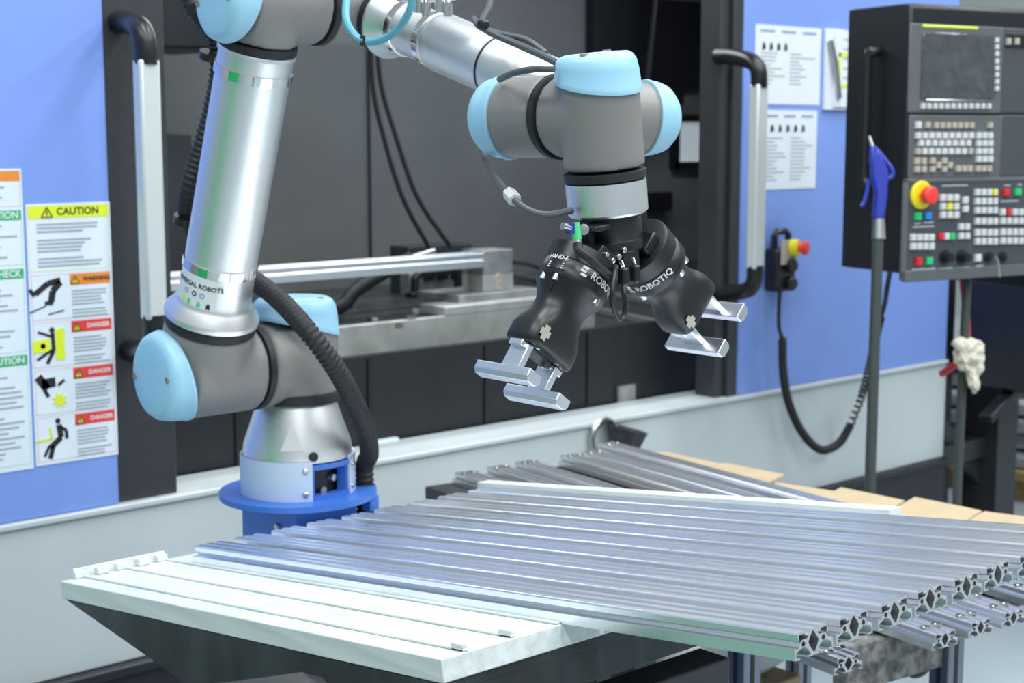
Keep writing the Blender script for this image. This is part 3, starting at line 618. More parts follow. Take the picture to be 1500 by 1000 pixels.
build('elbow_plug', MB().tube(spline([pf(846, 359, .036), pf(849, 367, .044), pf(862, 377, .053), pf(878, 392, .055), pf(893, 403, .050)], 6), lambda i: .0060-.00008*i, 10), 'black_rubber', con)
build('bolt', MB().lathe(pf(855, 336, .032), CAM-pf(855, 336, .032), [(-.012, .0065), (0, .0065), (.001, .002)], 16), 'steel', con)
build('bolt', MB().cyl(pf(824, 331, .032), pf(834, 334, .032), .0045), 'steel', con); build('blue_clip', MB().box(pf(835, 334, .032), (.008, .008, .012)), 'blue_plastic', con)
for i, (x, y, f_o) in enumerate(((913, 405, .047), (930, 401, .047))):
    o = thing('cable_plug', ('flat black cable plug next to the hanging cable loop', 'flat black cable plug next to the right angled gripper')[i], 'plug', pf(x, y, f_o), 0, 'plugs between the grippers')
    build('shell', MB().box(pf(x, y, f_o), (.010, .012, .022)), 'black_plastic', o, .003)
    build('pin', MB().cyl(pf(x, y-12, f_o), pf(x-3, y-22, f_o-.008), .0025), 'chrome', o)
solo('cable_loop', MB().tube(spline([pf(903, 390, .037), pf(901, 398, .052), pf(897, 425, .060), pf(898, 446, .059), pf(906, 466, .056), pf(914, 462, .054), pf(917, 445, .054), pf(914, 430, .053), pf(913, 416, .048)], 8), .0034, 8), 'black_cable', 'small black cable loop hanging between the two grippers', 'cable')
# ================================================================== grippers
def gripper(side, label):
    g = (td*math.cos(math.radians(43))+th*side*math.sin(math.radians(43))).normalized(); wv = g.cross(Y_).normalized()
    O = Gp+g*.064
    G = thing('gripper', label, 'gripper', O, 0, 'grippers on the double adapter')
    R = .0440
    build('mount_ring', MB().lathe(O, g, [(0, .040), (.0015, R), (.0225, R), (.023, R-.0008)], 64), 'gripper_black', G)
    def sect(tt, a, b, e, n=48, off=0):
        out = []
        for i in range(n):
            q = 2*math.pi*i/n; cx, cy = math.cos(q), math.sin(q)
            out.append(O+g*tt+wv*(a*math.copysign(abs(cx)**(2/e), cx)+off)+Y_*(b*math.copysign(abs(cy)**(2/e), cy)))
        return out
    S_ = [(.023, .0428, .0428, 2), (.0237, R, R, 2), (.046, R, R, 2), (.0475, .0432, .0432, 2), (.054, .0395, .0390, 2), (.063, .0345, .0338, 2), (.073, .0318, .0292, 2.1), (.083, .0325, .0275, 2.4), (.092, .0345, .0268, 2.9), (.101, .0385, .0275, 3.6), (.112, .0410, .0278, 4.4), (.128, .0415, .0275, 4.8), (.1325, .0403, .0262, 4.8), (.134, .038, .024, 4.8)]
    build('body', MB().rings([sect(*s) for s in S_]), 'gripper_black', G, angle=60)
    ref = cam_side(O, g)
    # wedge recess cover with bolts, seen on the left flank
    def cyp(ang, tt, r): 
        a, u, w2 = frame(g, ref); return O+g*tt+(u*math.cos(ang)+w2*math.sin(ang))*r
    sg = 1 if side < 0 else -1
    build('recess', MB().add([cyp(.35*sg, .040, R+.0008), cyp(.62*sg, .040, R+.0008), cyp(.95*sg, .040, R+.0008), cyp(.80*sg, .054, .0402), cyp(.64*sg, .067, .0338), cyp(.50*sg, .054, .0402)], [(0, 1, 4, 5), (1, 2, 3, 4)]), 'black_plastic', G)
    for an in (.55, 1.05, -1.0): build('bolt', MB().lathe(cyp(an*sg, .050, R-.0045), g, [(-.004, .0045), (.004, .0045), (.0045, .003), (.002, .002)], 12), 'chrome', G)
    # lettering
    base = -.42*sg if side < 0 else .35
    if side < 0:
        lt = on_cyl(O+g*.031, g, R+.0005, Matrix.Rotation(-.90, 3, g) @ ref)
    else:
        lt = on_cyl(O+g*.031, g, R+.0005, Matrix.Rotation(.35, 3, g) @ ref)
    fn = lambda x, y: lt(-x, -y)
    tx = build('lettering', text_mb('ROBOTIQ', .0125, lambda x, y: fn(x+.003, y), bold=.00025), 'print_white', G, label='white printed lettering')
    for k, (dx, dy) in enumerate(((0, .0045), (-.0012, 0), (.0008, -.0045))):
        x = -.0345+dx; build('emblem', MB().add([fn(x-.004, dy-.0017), fn(x+.0035, dy-.0017), fn(x+.0045, dy+.0017), fn(x-.003, dy+.0017)], [(0, 1, 2, 3)]), 'print_white', G)
    if side < 0:
        l2 = on_cyl(O+g*.029, g, R+.0005, Matrix.Rotation(.72, 3, g) @ ref); f2 = lambda x, y: l2(-x, -y)
        build('lettering', text_mb('HAND-E', .0075, lambda x, y: f2(x, y+.0035), bold=.0002), 'print_white', G)
        for k in range(3): build('print_line', MB().add([f2(-.010, -.003-.003*k), f2(.012, -.003-.003*k), f2(.012, -.0045-.003*k), f2(-.010, -.0045-.003*k)], [(0, 1, 2, 3)]), 'print_white', G)
    # jaw slide, fingers
    build('jaw_slot', MB().box(O+g*.1342, (.066, .016, .003), Matrix((wv, Y_, g)).transposed()), 'black_plastic', G, .001)
    RM = Matrix((wv, Y_, g)).transposed()
    c = O+g*.118-Y_*.0278-wv*.028
    build('badge', MB().prism([c+wv*a+g*b for a, b in ((-.004, -.009), (.004, -.009), (.004, -.004), (.008, -.004), (.008, .004), (.004, .004), (.004, .009), (-.004, .009), (-.004, .004), (-.008, .004), (-.008, -.004), (-.004, -.004))], -Y_*.0008), 'key_beige', G, label='pale cross shaped badge')
    for s in (-1, 1):
        f = O+wv*(s*.030)
        fg = build('finger', MB().box(f+g*.138, (.018, .022, .008), RM).box(f+g*.152-wv*0.004*s, (.009, .030, .034), RM), 'alu_finger', G, .0012, label='silver finger')
        q = f+g*.175-wv*(.002*s)
        prof = [(-.011, -.006), (.011, -.006), (.011, .004), (.006, .009), (-.006, .009), (-.011, .004)]
        build('jaw_bar', MB().prism([q-Y_*.046+wv*a+g*b for a, b in prof], Y_*.092), 'alu_finger', fg, .001, label='silver cross bar of the finger')
        for k in (-1, 1): build('screw', MB().lathe(f+g*.139+Y_*.007*k-wv*s*.009, -wv*s, [(0, .0028), (.002, .0028)], 10), 'chrome', fg)
    for k in (-1, 1):
        build('screw', MB().lathe(O+g*.1325-Y_*.018+wv*.018*k, g, [(0, .003), (.0025, .003)], 10), 'chrome', G)
gripper(-1, 'black gripper reaching down over the rack, with round recess bolts and silver fingers')
gripper(1, 'black gripper angled toward the right machine door with silver fingers')
# ================================================================== safety stickers on the left front panel
YS = YM-.0012
def px_rect(x0, y0, x1, y1): 
    a = ony(x0, y0, YS); b = ony(x1, y1, YS); return a.x, b.x, b.z, a.z
def flat(x0, x1, z0, z1, lift=0): return MB().bb((x0, YS-.0004-lift, z0), (x1, YS+.0006-lift, z1))
X0 = ony(37, 300, YS).x; X1 = ony(158, 300, YS).x + .004
zt = ony(100, 297, YS).z; zbm = ony(100, 676, YS).z; zn = lambda f: zt-(zt-zbm)*f
def ticker(o, x0, x1, z1, n, step, wmin=.6):
    for k in range(n):
        ln = (x1-x0)*random.uniform(wmin, 1); build('text_line', flat(x0, x0+ln, z1-k*step-.0035, z1-k*step, .0009), 'ink_grey', o)
s1 = thing('safety_sticker', 'tall white safety sticker with yellow caution header and danger pictograms', 'sticker', ((X0+X1)/2, YS, zbm))
build('backing', flat(X0, X1, zbm, zt), 'label_white', s1)
Wd = X1-X0
hb = build('header', flat(X0+.004, X1-.004, zn(.055), zn(.008), .0006), 'ink_yellow', s1, label='yellow header band')
def txt(o, s, size, x, z, m, lift=.0016, al='CENTER'): return build('lettering', text_mb(s, size, lambda a, b: (a+x, YS-lift, b+z), bold=.0004, align=al), m, o)
txt(hb, 'CAUTION', .021, (X0+X1)/2+.02, zn(.032), 'ink_black')
def warn_tri(o, x, z, h, m='ink_black'):
    t_ = build('warning_triangle', MB().prism([(x-h*.6, YS-.0014, z-h/2), (x+h*.6, YS-.0014, z-h/2), (x, YS-.0014, z+h/2)], (0, .0004, 0)), 'ink_yellow', o)
    for a, b in (((-.6, -.5), (.6, -.5)), ((.6, -.5), (0, .5)), ((0, .5), (-.6, -.5))):
        build('outline', MB().tube([(x+a[0]*h, YS-.0017, z+a[1]*h), (x+b[0]*h, YS-.0017, z+b[1]*h)], h*.06, 5), m, t_)
    build('mark', MB().tube([(x, YS-.0017, z+h*.18), (x, YS-.0017, z-h*.3)], h*.07, 5), m, t_)
warn_tri(hb, X0+.045, zn(.032), .02)
ticker(s1, X0+.022, X1-.018, zn(.075), 3, .0075); ticker(s1, X0+.022, X1-.018, zn(.135), 4, .0075); ticker(s1, X0+.022, X1-.018, zn(.205), 3, .0075)
def border(o, x0, x1, z0, z1, m, w=.0014):
    for a in ((x0, x1, z0, z0+w), (x0, x1, z1-w, z1), (x0, x0+w, z0, z1), (x1-w, x1, z0, z1)): build('border', flat(*a, .0005), m, o)
border(s1, X0+.004, X1-.004, zn(.255), zn(.008), 'line_yellow')
kinds = [('WARNING', 'ink_orange', 'ink_black'), ('DANGER', 'ink_red', 'print_white'), ('DANGER', 'ink_red', 'print_white'), ('DANGER', 'ink_red', 'print_white')]
def poly(o, pts, m, name='pictogram'): return build(name, MB().prism([(x, YS-.0018, z) for x, z in pts], (0, .0008, 0)), m, o)
def limb(o, pts, r, m='ink_black'): 
    for (a, b) in zip(pts, pts[1:]):
        d = V((b[0]-a[0], b[1]-a[1])); nn = V((-d.y, d.x)).normalized()*r
        poly(o, [(a[0]-nn.x, a[1]-nn.y), (b[0]-nn.x, b[1]-nn.y), (b[0]+nn.x, b[1]+nn.y), (a[0]+nn.x, a[1]+nn.y)], m)
def disc2(o, x, z, r, m): poly(o, [(x+r*math.cos(k*.5236), z+r*math.sin(k*.5236)) for k in range(12)], m)
for k, (wd_, hc, tcx) in enumerate(kinds):
    a, b = zn(.268+.182*k), zn(.268+.182*k+.172)
    bx_ = build('box_label', flat(X0+.005, X1-.005, b, a, .0003), 'label_white', s1)
    border(bx_, X0+.005, X1-.005, b, a, 'line_pink')
    xm = X0+Wd*.48
    hd_ = build('header', flat(xm, X1-.006, a-.026, a-.002, .0006), hc, bx_, label='%s header band' % ('orange' if k == 0 else 'red'))
    txt(hd_, wd_, .0128, (xm+X1)/2+.012, a-.014, tcx); warn_tri(hd_, xm+.012, a-.014, .015)
    ticker(bx_, xm+.004, X1-.012, a-.036, 5, .007, .75); ticker(bx_, xm+.004, X1-.012, a-.076, 3, .007, .75)
    cx, cz = X0+Wd*.24, (a+b)/2; s = .9
    if k == 0:
        limb(bx_, [(cx-.032, cz+.008), (cx-.004, cz+.028), (cx+.024, cz+.034)], .006); limb(bx_, [(cx+.024, cz+.030), (cx+.006, cz+.012), (cx+.002, cz-.010)], .007)
        limb(bx_, [(cx-.044, cz+.018), (cx-.034, cz+.004)], .004); limb(bx_, [(cx-.012, cz-.012), (cx+.006, cz-.013)], .004)
        limb(bx_, [(cx-.045, cz-.030), (cx-.01, cz-.018)], .0012); limb(bx_, [(cx-.005, cz-.036), (cx+.03, cz-.03)], .0012)
    elif k == 1:
        poly(bx_, [(cx-.042, cz-.016), (cx-.004, cz-.014), (cx-.004, cz+.012), (cx-.042, cz+.010)], 'ink_yellow'); poly(bx_, [(cx+.008, cz-.034), (cx+.028, cz-.033), (cx+.028, cz+.033), (cx+.008, cz+.030)], 'ink_yellow')
        disc2(bx_, cx-.020, cz-.002, .006, 'label_white'); disc2(bx_, cx+.001, cz+.030, .006, 'ink_black')
        limb(bx_, [(cx+.002, cz+.024), (cx+.003, cz-.014), (cx-.012, cz-.040)], .004); limb(bx_, [(cx+.001, cz+.016), (cx-.030, cz+.028)], .0025); limb(bx_, [(cx, cz-.012), (cx-.034, cz-.030)], .003)
    elif k == 2:
        limb(bx_, [(cx-.034, cz+.034), (cx-.014, cz+.006)], .009); limb(bx_, [(cx-.026, cz+.018), (cx+.004, cz+.020)], .010); limb(bx_, [(cx-.020, cz+.004), (cx-.012, cz-.010)], .004); limb(bx_, [(cx+.010, cz+.012), (cx+.024, cz+.022)], .003)
        poly(bx_, [(cx+.012+(.018 if j % 2 else .010)*math.cos(j*.3927), cz-.020+(.018 if j % 2 else .010)*math.sin(j*.3927)) for j in range(16)], 'ink_yellow')
    else:
        disc2(bx_, cx+.006, cz+.036, .006, 'ink_black'); limb(bx_, [(cx+.008, cz+.028), (cx+.012, cz), (cx-.012, cz-.018)], .006); limb(bx_, [(cx+.012, cz+.022), (cx+.024, cz+.014), (cx+.025, cz-.004)], .0035); limb(bx_, [(cx-.006, cz-.016), (cx-.014, cz-.042)], .005); limb(bx_, [(cx-.014, cz-.014), (cx-.026, cz-.036)], .003)
        limb(bx_, [(cx-.044, cz-.002), (cx-.008, cz), (cx-.012, cz+.024)], .0022, 'ink_yellow')
# left column
XL1 = ony(33, 300, YS).x; XL0 = XL1-Wd*.98
zt2 = ony(20, 247, YS).z; zb2 = ony(20, 690, YS).z
s2 = thing('safety_sticker', 'tall white safety sticker with orange and green header bands', 'sticker', ((XL0+XL1)/2, YS, zb2))
build('backing', flat(XL0, XL1, zb2, zt2), 'label_white', s2)
for (y0, y1, m, word, yb, lm) in ((250, 265, 'ink_orange', 'WARNING', 302, 'line_pink'), (308, 322, 'ink_green', 'OPERATION', 388, 'line_green'), (394, 408, 'ink_green', 'CHECK', 516, 'line_green'), (521, 536, 'ink_green', 'PRECAUTION', 682, 'line_green')):
    za, zc, zd = ony(20, y0, YS).z, ony(20, y1, YS).z, ony(20, yb, YS).z
    h_ = build('header', flat(XL0+.004, XL1-.004, zc, za, .0006), m, s2)
    if m == 'ink_green': txt(h_, word, .019, XL1-.010, (za+zc)/2, 'print_white', al='RIGHT')
    border(s2, XL0+.004, XL1-.004, zd, za, lm)
    nl = int((zc-zd-.014)/.0105); ticker(s2, XL0+.03, XL1-.014, zc-.010, nl, .0105, .55)
# ================================================================== papers on the right panel
def paper(px, label, kind):
    a = ony(*px[0], YS); b = ony(*px[1], YS); x0, x1, z0, z1 = a.x, b.x, b.z, a.z
    o = thing('paper_sheet', label, 'paper', ((x0+x1)/2, YS, z0), 0, 'papers taped to the right machine panel')
    build('sheet', MB().bb((x0, YS-.001, z0), (x1, YS+.0008, z1)), 'paper_white', o)
    h = z1-z0; w_ = x1-x0
    for k in range(3): build('print_line', MB().bb((x0+w_*(.07+.32*k), YS-.0016, z1-h*.09), (x0+w_*(.28+.32*k), YS-.001, z1-h*.06)), 'ink_blue', o)
    for k in range(4 if kind == 0 else 5):
        q = (x0+w_*(.12+.11*k if kind == 0 else .18+.14*k), z1-h*(.27 if kind == 0 else .23)); build('drawing', MB().prism([(q[0]-.008, YS-.0016, q[1]-.012), (q[0]+.010, YS-.0016, q[1]-.008), (q[0]+.006, YS-.0016, q[1]+.010), (q[0]-.004, YS-.0016, q[1]+.012)], (0, .0005, 0)), 'ink_black', o)
    for k in range(12 if kind else 9):
        zz = z1-h*(.36+.048*k)
        build('print_line', MB().bb((x0+w_*.08, YS-.0016, zz), (x0+w_*random.uniform(.22, .45), YS-.001, zz+.004)), 'ink_grey', o)
        build('print_line', MB().bb((x0+w_*.52, YS-.0016, zz), (x0+w_*random.uniform(.66, .92), YS-.001, zz+.004)), 'ink_grey', o)
    return o
paper(((1107, 35), (1200, 154)), 'white printed instruction sheet taped above another sheet', 0)
paper(((1116, 161), (1194, 275)), 'white printed instruction sheet taped below another sheet', 1)
a = ony(1207, 42, YS); b = ony(1262, 162, YS)
bk = thing('clip_booklet', 'white booklet with yellow frame held by a metal clip', 'booklet', ((a.x+b.x)/2, YS, b.z))
build('pages', MB().bb((a.x, YS-.012, b.z), (b.x, YS+.001, a.z)), 'paper_white', bk, .002)
build('cover', MB().bb((a.x+.04, YS-.020, b.z+.01), (b.x+.02, YS-.012, a.z-.01)), 'paper_white', bk, .001)
for q in ((a.x+.055, b.x, a.z-.085, a.z-.073), (a.x+.055, b.x, b.z+.072, b.z+.082), (a.x+.055, a.x+.065, b.z+.072, a.z-.073)): build('yellow_frame', MB().bb((q[0], YS-.0212, q[2]), (q[1], YS-.020, q[3])), 'ink_yellow', bk)
for k in range(6): build('print_line', MB().bb((a.x+.08, YS-.0212, b.z+.10+.03*k), (b.x, YS-.020, b.z+.104+.03*k)), 'ink_grey', bk)
build('clip', MB().tube([(a.x+.005, YS-.022, (a.z+b.z)/2+.09), (a.x+.03, YS-.026, (a.z+b.z)/2+.02), (a.x+.055, YS-.026, (a.z+b.z)/2-.09)], .009, 8), 'steel', bk)
# ================================================================== hand pendant and coil cord
a = ony(1131, 340, YM-.03); b = ony(1156, 425, YM-.03)
hp = thing('hand_pendant', 'black hand pendant with yellow and red stop button on blue panel', 'pendant', ((a.x+b.x)/2, YM, b.z))
cx, hw = (a.x+b.x)/2, (b.x-a.x)/2
build('body', MB().bb((cx-hw, YM-.055, b.z), (cx+hw, YM, a.z-.05)), 'black_plastic', hp, .01)
build('hook', MB().tube([(cx-hw+.012, YM-.03, a.z-.06), (cx-hw+.012, YM-.03, a.z-.01), (cx-hw+.025, YM-.03, a.z), (cx+hw-.025, YM-.03, a.z), (cx+hw-.012, YM-.03, a.z-.01), (cx+hw-.012, YM-.03, a.z-.06)], .010, 10), 'black_plastic', hp)
zc = ony(1158, 363, YM-.06).z
build('face_plate', MB().bb((cx-hw+.012, YM-.06, zc-.05), (cx+hw-.008, YM-.054, zc+.025)), 'key_beige', hp)
build('stop_collar', MB().lathe((cx+.018, YM-.055, zc), V((.35, -1, 0)), [(0, .026), (.025, .026)], 24), 'estop_yellow', hp)
build('stop_button', MB().lathe(V((cx+.018, YM-.055, zc))+V((.35, -1, 0)).normalized()*.025, V((.35, -1, 0)), [(0, .012), (.012, .012), (.013, .021), (.026, .021), (.03, .016)], 24), 'estop_red', hp)
for k in (0, 1): build('selector', MB().lathe((cx+.012, YM-.056, zc-.055-.055*k), -Y_, [(0, .022), (.014, .022), (.02, .016)], 20), 'black_plastic', hp)
cd_ = thing('coil_cord', 'black coiled cord sagging from hand pendant to control panel', 'cord', at(1205, 655, 4.0))
YC = YM-.06
q = lambda x, y, d=0: ony(x, y, YC-d)
build('lead', MB().tube(spline([q(1143, 422), q(1141, 450), q(1141, 478), q(1146, 497)], 8), .006, 8), 'black_cable', cd_)
def coil(pts, r, turns, rw, name='coil'):
    P = spline(pts, 40); n = len(P); out = []; ac = [0]
    for i in range(1, n): ac.append(ac[-1]+(P[i]-P[i-1]).length)
    m_ = turns*8; j = 0
    for k in range(m_+1):
        s_ = ac[-1]*k/m_
        while j < n-2 and ac[j+1] < s_: j += 1
        f_ = (s_-ac[j])/max(1e-9, ac[j+1]-ac[j]); p_ = P[j].lerp(P[j+1], f_); t_ = (P[j+1]-P[j]).normalized()
        u_ = (Y_-t_*Y_.dot(t_)).normalized(); w_ = t_.cross(u_); an = 2*math.pi*k/8
        out.append(p_+(u_*math.cos(an)+w_*math.sin(an))*r)
    return build(name, MB().tube(out, rw, 6), 'black_cable', cd_, angle=80)
coil([q(1146, 495), q(1147, 540), q(1154, 585), q(1170, 625), q(1190, 651), q(1208, 659), q(1230, 648), q(1246, 622)], .0105, 78, .0042)
coil([q(1246, 622), q(1262, 580, .05), q(1275, 530, .15), q(1285, 485, .25), q(1290, 465, .3)], .0105, 26, .0038)
build('lead', MB().tube(spline([q(1290, 465, .3), q(1296, 445, .32), q(1299, 425, .35), q(1304, 395, .35)], 6), .0075, 8), 'black_cable', cd_)
# ================================================================== control panel
PA = math.radians(-13.1); PO = at(1327, 402, 3.9)
pdir = V((math.cos(PA), math.sin(PA), 0)); pn = V((math.sin(PA), -math.cos(PA), 0))
cp = thing('control_panel', 'dark grey machine control panel with keyboard, screen and red stop button', 'control panel', PO, PA)
PMi = MW[cp.name].inverted()
def pc(x, y, off=0):
    w_ = on(x, y, PO+pn*off, pn); l = PMi @ w_; return l.x, l.z
def pbox(x0, x1, z0, z1, y0, y1): return MB().bb((x0, y0, z0), (x1, y1, z1))
ztop = pc(1338, 3)[1]; PW = .78
build('case', pbox(0, PW, 0, ztop, .02, .25), 'panel_black', cp, .012, local=True)
sh_ = [(0, .02), (-.0, .10), (-.075, .30), (-.075, .36), (.0, .36), (PW, .36), (PW, .02)]
# bevelled left flank as in the photo
lx = PMi @ on(1250, 300, PO-pn*.20, pn)
build('side_housing', MB().prism([(0, .02, .003), (0, .24, .003), (lx.x, .24, .003), (lx.x, .20, .003)], (0, 0, ztop-.006)), 'panel_black', cp, .006, local=True)
def plate(name, x0, y0, x1, y1, m, th=.006, off=0):
    a = pc(x0, y0, off); b = pc(x1, y1, off); return build(name, pbox(a[0], b[0], b[1], a[1], .02-th-off, .021-off), m, cp, .003, local=True)
plate('screen_bezel', 1340, 33, 1472, 166, 'panel_light', .006)
plate('keyboard_plate', 1339, 168, 1471, 260, 'panel_light', .006)
plate('side_plate', 1474, 40, 1540, 166, 'panel_grey', .005)
plate('side_plate', 1473, 168, 1540, 258, 'panel_grey', .005)
plate('operator_plate', 1330, 263, 1560, 398, 'panel_grey', .006)
for q in ((1330, 262, 1560, 264), (1330, 262, 1332, 400), (1330, 397, 1560, 400)): plate('plate_edge', *q, 'panel_light', .009)
sp = plate('screen', 1357, 46, 1461, 146, 'screen', .010)
sp['label'] = 'dark screen under crinkled protective film'
plate('sticker', 1357, 35, 1439, 43, 'ink_yellow', .0075)
plate('screen_rail', 1360, 145, 1460, 148.5, 'steel', .012)
kmesh = {}
def key(px, py, w_, h_, m, th=.009, base=.014, nm='key'):
    x, z = pc(px, py, .008); kk = (round(w_, 1), round(h_, 1), m, th)
    if kk not in kmesh:
        s_ = 3.9/2250; W_, H_ = w_*s_*1.16, h_*s_; mb = MB()
        mb.rings([[(-W_/2, 0, -H_/2), (W_/2, 0, -H_/2), (W_/2, 0, H_/2), (-W_/2, 0, H_/2)], [(-W_/2, -th*.6, -H_/2), (W_/2, -th*.6, -H_/2), (W_/2, -th*.6, H_/2), (-W_/2, -th*.6, H_/2)], [(-W_*.42, -th, -H_*.42), (W_*.42, -th, -H_*.42), (W_*.42, -th, H_*.42), (-W_*.42, -th, H_*.42)]])
        me = mesh_from(mb, 'key', Matrix.Identity(4), 20); me.materials.append(M(m)); kmesh[kk] = me
    o = bpy.data.objects.new(nm, kmesh[kk]); col.objects.link(o); o.parent = cp; o.location = (x, base, z); return o
def row(x0, x1, y, n, m, w_=5.6, h_=8, skip=(), alt=None):
    for i in range(n):
        if i in skip: continue
        key(x0+(x1-x0)*i/max(1, n-1), y+(x0+(x1-x0)*i/max(1, n-1)-1400)*.0, w_, h_, (alt or {}).get(i, m))
row(1359, 1456, 155, 12, 'key_white', 5.2, 8)
for i, y in enumerate((58, 68, 78, 89, 99, 109, 119, 129)): key(1467.5, y, 6, 7.5, 'key_white')
Zp = lambda x: 1240+x/3.846
Yp = lambda y: 160+y/3.846
row(Zp(433), Zp(433), Yp(88), 1, 'key_white', 9, 10); row(Zp(486), Zp(486), Yp(88), 1, 'key_beige', 8, 9); row(Zp(533), Zp(733), Yp(90), 7, 'key_beige', 7, 9); row(Zp(838), Zp(838), Yp(90), 1, 'key_beige', 7.5, 9)
row(Zp(431), Zp(730), Yp(147), 9, 'key_white', 8, 9.4); row(Zp(446), Zp(714), Yp(190), 8, 'key_white', 8, 9.4); row(Zp(429), Zp(726), Yp(236), 9, 'key_white', 8, 9.4, alt={0: 'key_beige', 8: 'key_beige'})
for y in (147, 191, 236, 280): row(Zp(772), Zp(838), Yp(y), 3, 'key_white', 8, 9.4)
for y in (292, 337): row(Zp(425), Zp(462), Yp(y), 2, 'key_beige', 8.2, 9.8)
for x, y in ((512, 290), (512, 337), (545, 315), (578, 290), (578, 337), (610, 315)): key(Zp(x), Yp(y), 8.2, 9.2, 'key_beige')
row(Zp(656), Zp(722), Yp(335), 3, 'key_beige', 8, 9.4); row(Zp(768), Zp(830), Yp(335), 3, 'key_beige', 8, 9.4)
# operator panel
for j, y in enumerate((499, 548, 596)): row(Zp(570), Zp(646), Yp(y), 3, 'key_white', 8.4, 10, alt={1: 'key_yellow'} if j == 1 else None)
for y in (513, 562): key(Zp(698), Yp(y), 9, 10, 'key_white')
key(Zp(431), Yp(604), 10, 10.5, 'key_green'); key(Zp(487), Yp(602), 10, 10.5, 'key_blue')
for y in (724, 773): row(Zp(402), Zp(506), Yp(y), 4, 'key_white', 8.6, 10)
row(Zp(559), Zp(624), Yp(718), 3, 'key_white', 8.2, 10, alt={0: 'key_red', 2: 'key_green'})
for y in (664, 715): row(Zp(673), Zp(708), Yp(y), 2, 'key_white', 8, 9.6)
for j, y in enumerate((468, 519, 570, 632, 696, 745)): row(Zp(765), Zp(866), Yp(y), 4, 'key_white', 7.6, 10, alt={3: 'key_yellow'} if j == 0 else None)
for j, y in enumerate((580, 630, 693, 742)): row(Zp(908), Zp(1080), Yp(y), 6, 'key_white', 7.6, 10, alt={1: 'key_red'} if j == 0 else None)
key(Zp(929), Yp(468), 10, 11, 'key_red'); key(Zp(996), Yp(466), 10, 11, 'key_green')
key(Zp(434), Yp(860), 10, 12, 'key_red'); key(Zp(494), Yp(857), 10, 11, 'key_green'); key(Zp(769), Yp(840), 10, 11, 'key_white')
def round_part(nm, px, py, prof, m, label=None):
    x, z = pc(px, py, .008); return build(nm, MB().lathe((x, .015, z), (0, -1, 0), prof, 28), m, cp, local=True, label=label)
round_part('stop_collar', Zp(452), Yp(484), [(0, .036), (.006, .036), (.009, .033)], 'estop_yellow', 'yellow ring')
round_part('stop_button', Zp(458), Yp(484), [(.008, .013), (.020, .013), (.021, .022), (.037, .0225), (.041, .018), (.042, .002)], 'estop_red', 'red mushroom stop button')
for px in (586, 682): round_part('rotary_knob', Zp(px), Yp(836), [(0, .019), (.004, .019), (.005, .014), (.026, .012), (.027, .002)], 'black_plastic')
for px in (832, 912): round_part('key_switch', Zp(px), Yp(836), [(0, .014), (.006, .014), (.007, .008), (.012, .008)], 'black_plastic')
kx, kz = pc(Zp(865), Yp(850), .03); build('key', MB().tube([(kx-.006, -.02, kz+.01), (kx, -.022, kz), (kx+.008, -.02, kz-.03), (kx+.012, -.02, kz-.045)], .0035, 6), 'steel', cp, local=True)
for (x0, x1, y) in ((545, 620, 900), (640, 715, 897), (390, 520, 905), (750, 790, 885), (405, 440, 645), (455, 510, 640), (560, 705, 432), (890, 990, 520), (910, 945, 430), (985, 1010, 425), (395, 515, 665)):
    a = pc(Zp(x0), Yp(y), .0); b = pc(Zp(x1), Yp(y), .0); build('print_line', pbox(a[0], b[0], a[1]-.002, a[1]+.002, .0128, .0142), 'ink_grey', cp, local=True)
# small plate on the right with two switches
plate('switch_plate', 1479, 47, 1540, 72, 'panel_black', .008)
for px in (1485, 1497): key(px, 60, 7, 10, 'key_beige')
# grab handle on the flank
hq = [PMi @ on(x, y, PO-pn*d, pn) for x, y, d in ((1297, 75, .12), (1280, 76, .12), (1271, 86, .13), (1267, 180, .13), (1265, 255, .13), (1272, 270, .12), (1297, 272, .12))]
build('grab_handle', MB().tube(spline(hq, 8), .013, 12), 'black_plastic', cp, local=True)
ax_, az_ = .5, 0
build('support_arm', MB().bb((.62, .1, -.08), (.74, .55, 0)), 'panel_black', cp, .005, local=True)
# ================================================================== air gun and hose
ag = thing('air_gun', 'blue plastic air blow gun hanging on control panel handle', 'air gun', at(1290, 320, 3.72))
g_ = lambda x, y, d=3.70: at(x, y, d)
def blade(pts, th_=.018): return MB().prism([g_(x, y) - fh*th_/2 for x, y in pts], fh*th_)
build('grip', blade([(1276, 228), (1284, 214), (1291, 228), (1300, 250), (1298, 290), (1294, 320), (1278, 320), (1281, 280), (1275, 255)], .032), 'blue_plastic', ag, .006)
build('barrel', MB().cyl(g_(1277, 214), g_(1281, 240), .006, .014), 'blue_plastic', ag)
build('nozzle', MB().cyl(g_(1273, 199), g_(1278, 216), .004, .006), 'steel', ag)
build('guard', MB().tube(spline([g_(1281, 216), g_(1293, 230), g_(1306, 248), g_(1306, 258), g_(1297, 262)], 6), .006, 8), 'blue_plastic', ag)
build('trigger', MB().tube(spline([g_(1273, 262), g_(1270, 280), g_(1266, 295), g_(1262, 302)], 5), .005, 8), 'blue_plastic', ag)
build('fitting', MB().cyl(g_(1287, 320), g_(1287, 350), .014, .017), 'steel', ag)
e_ = onz(1274, 740, .40)
build('hose', MB().tube(spline([g_(1286, 345), g_(1284, 420), g_(1281, 500), g_(1278, 600), g_(1275, 690), g_(1273, 790), g_(1272, 900), g_(1270, 1000), V((g_(1268, 1110).x, g_(1268, 1110).y, .002))], 8), .0135, 12), 'hose_olive', ag)
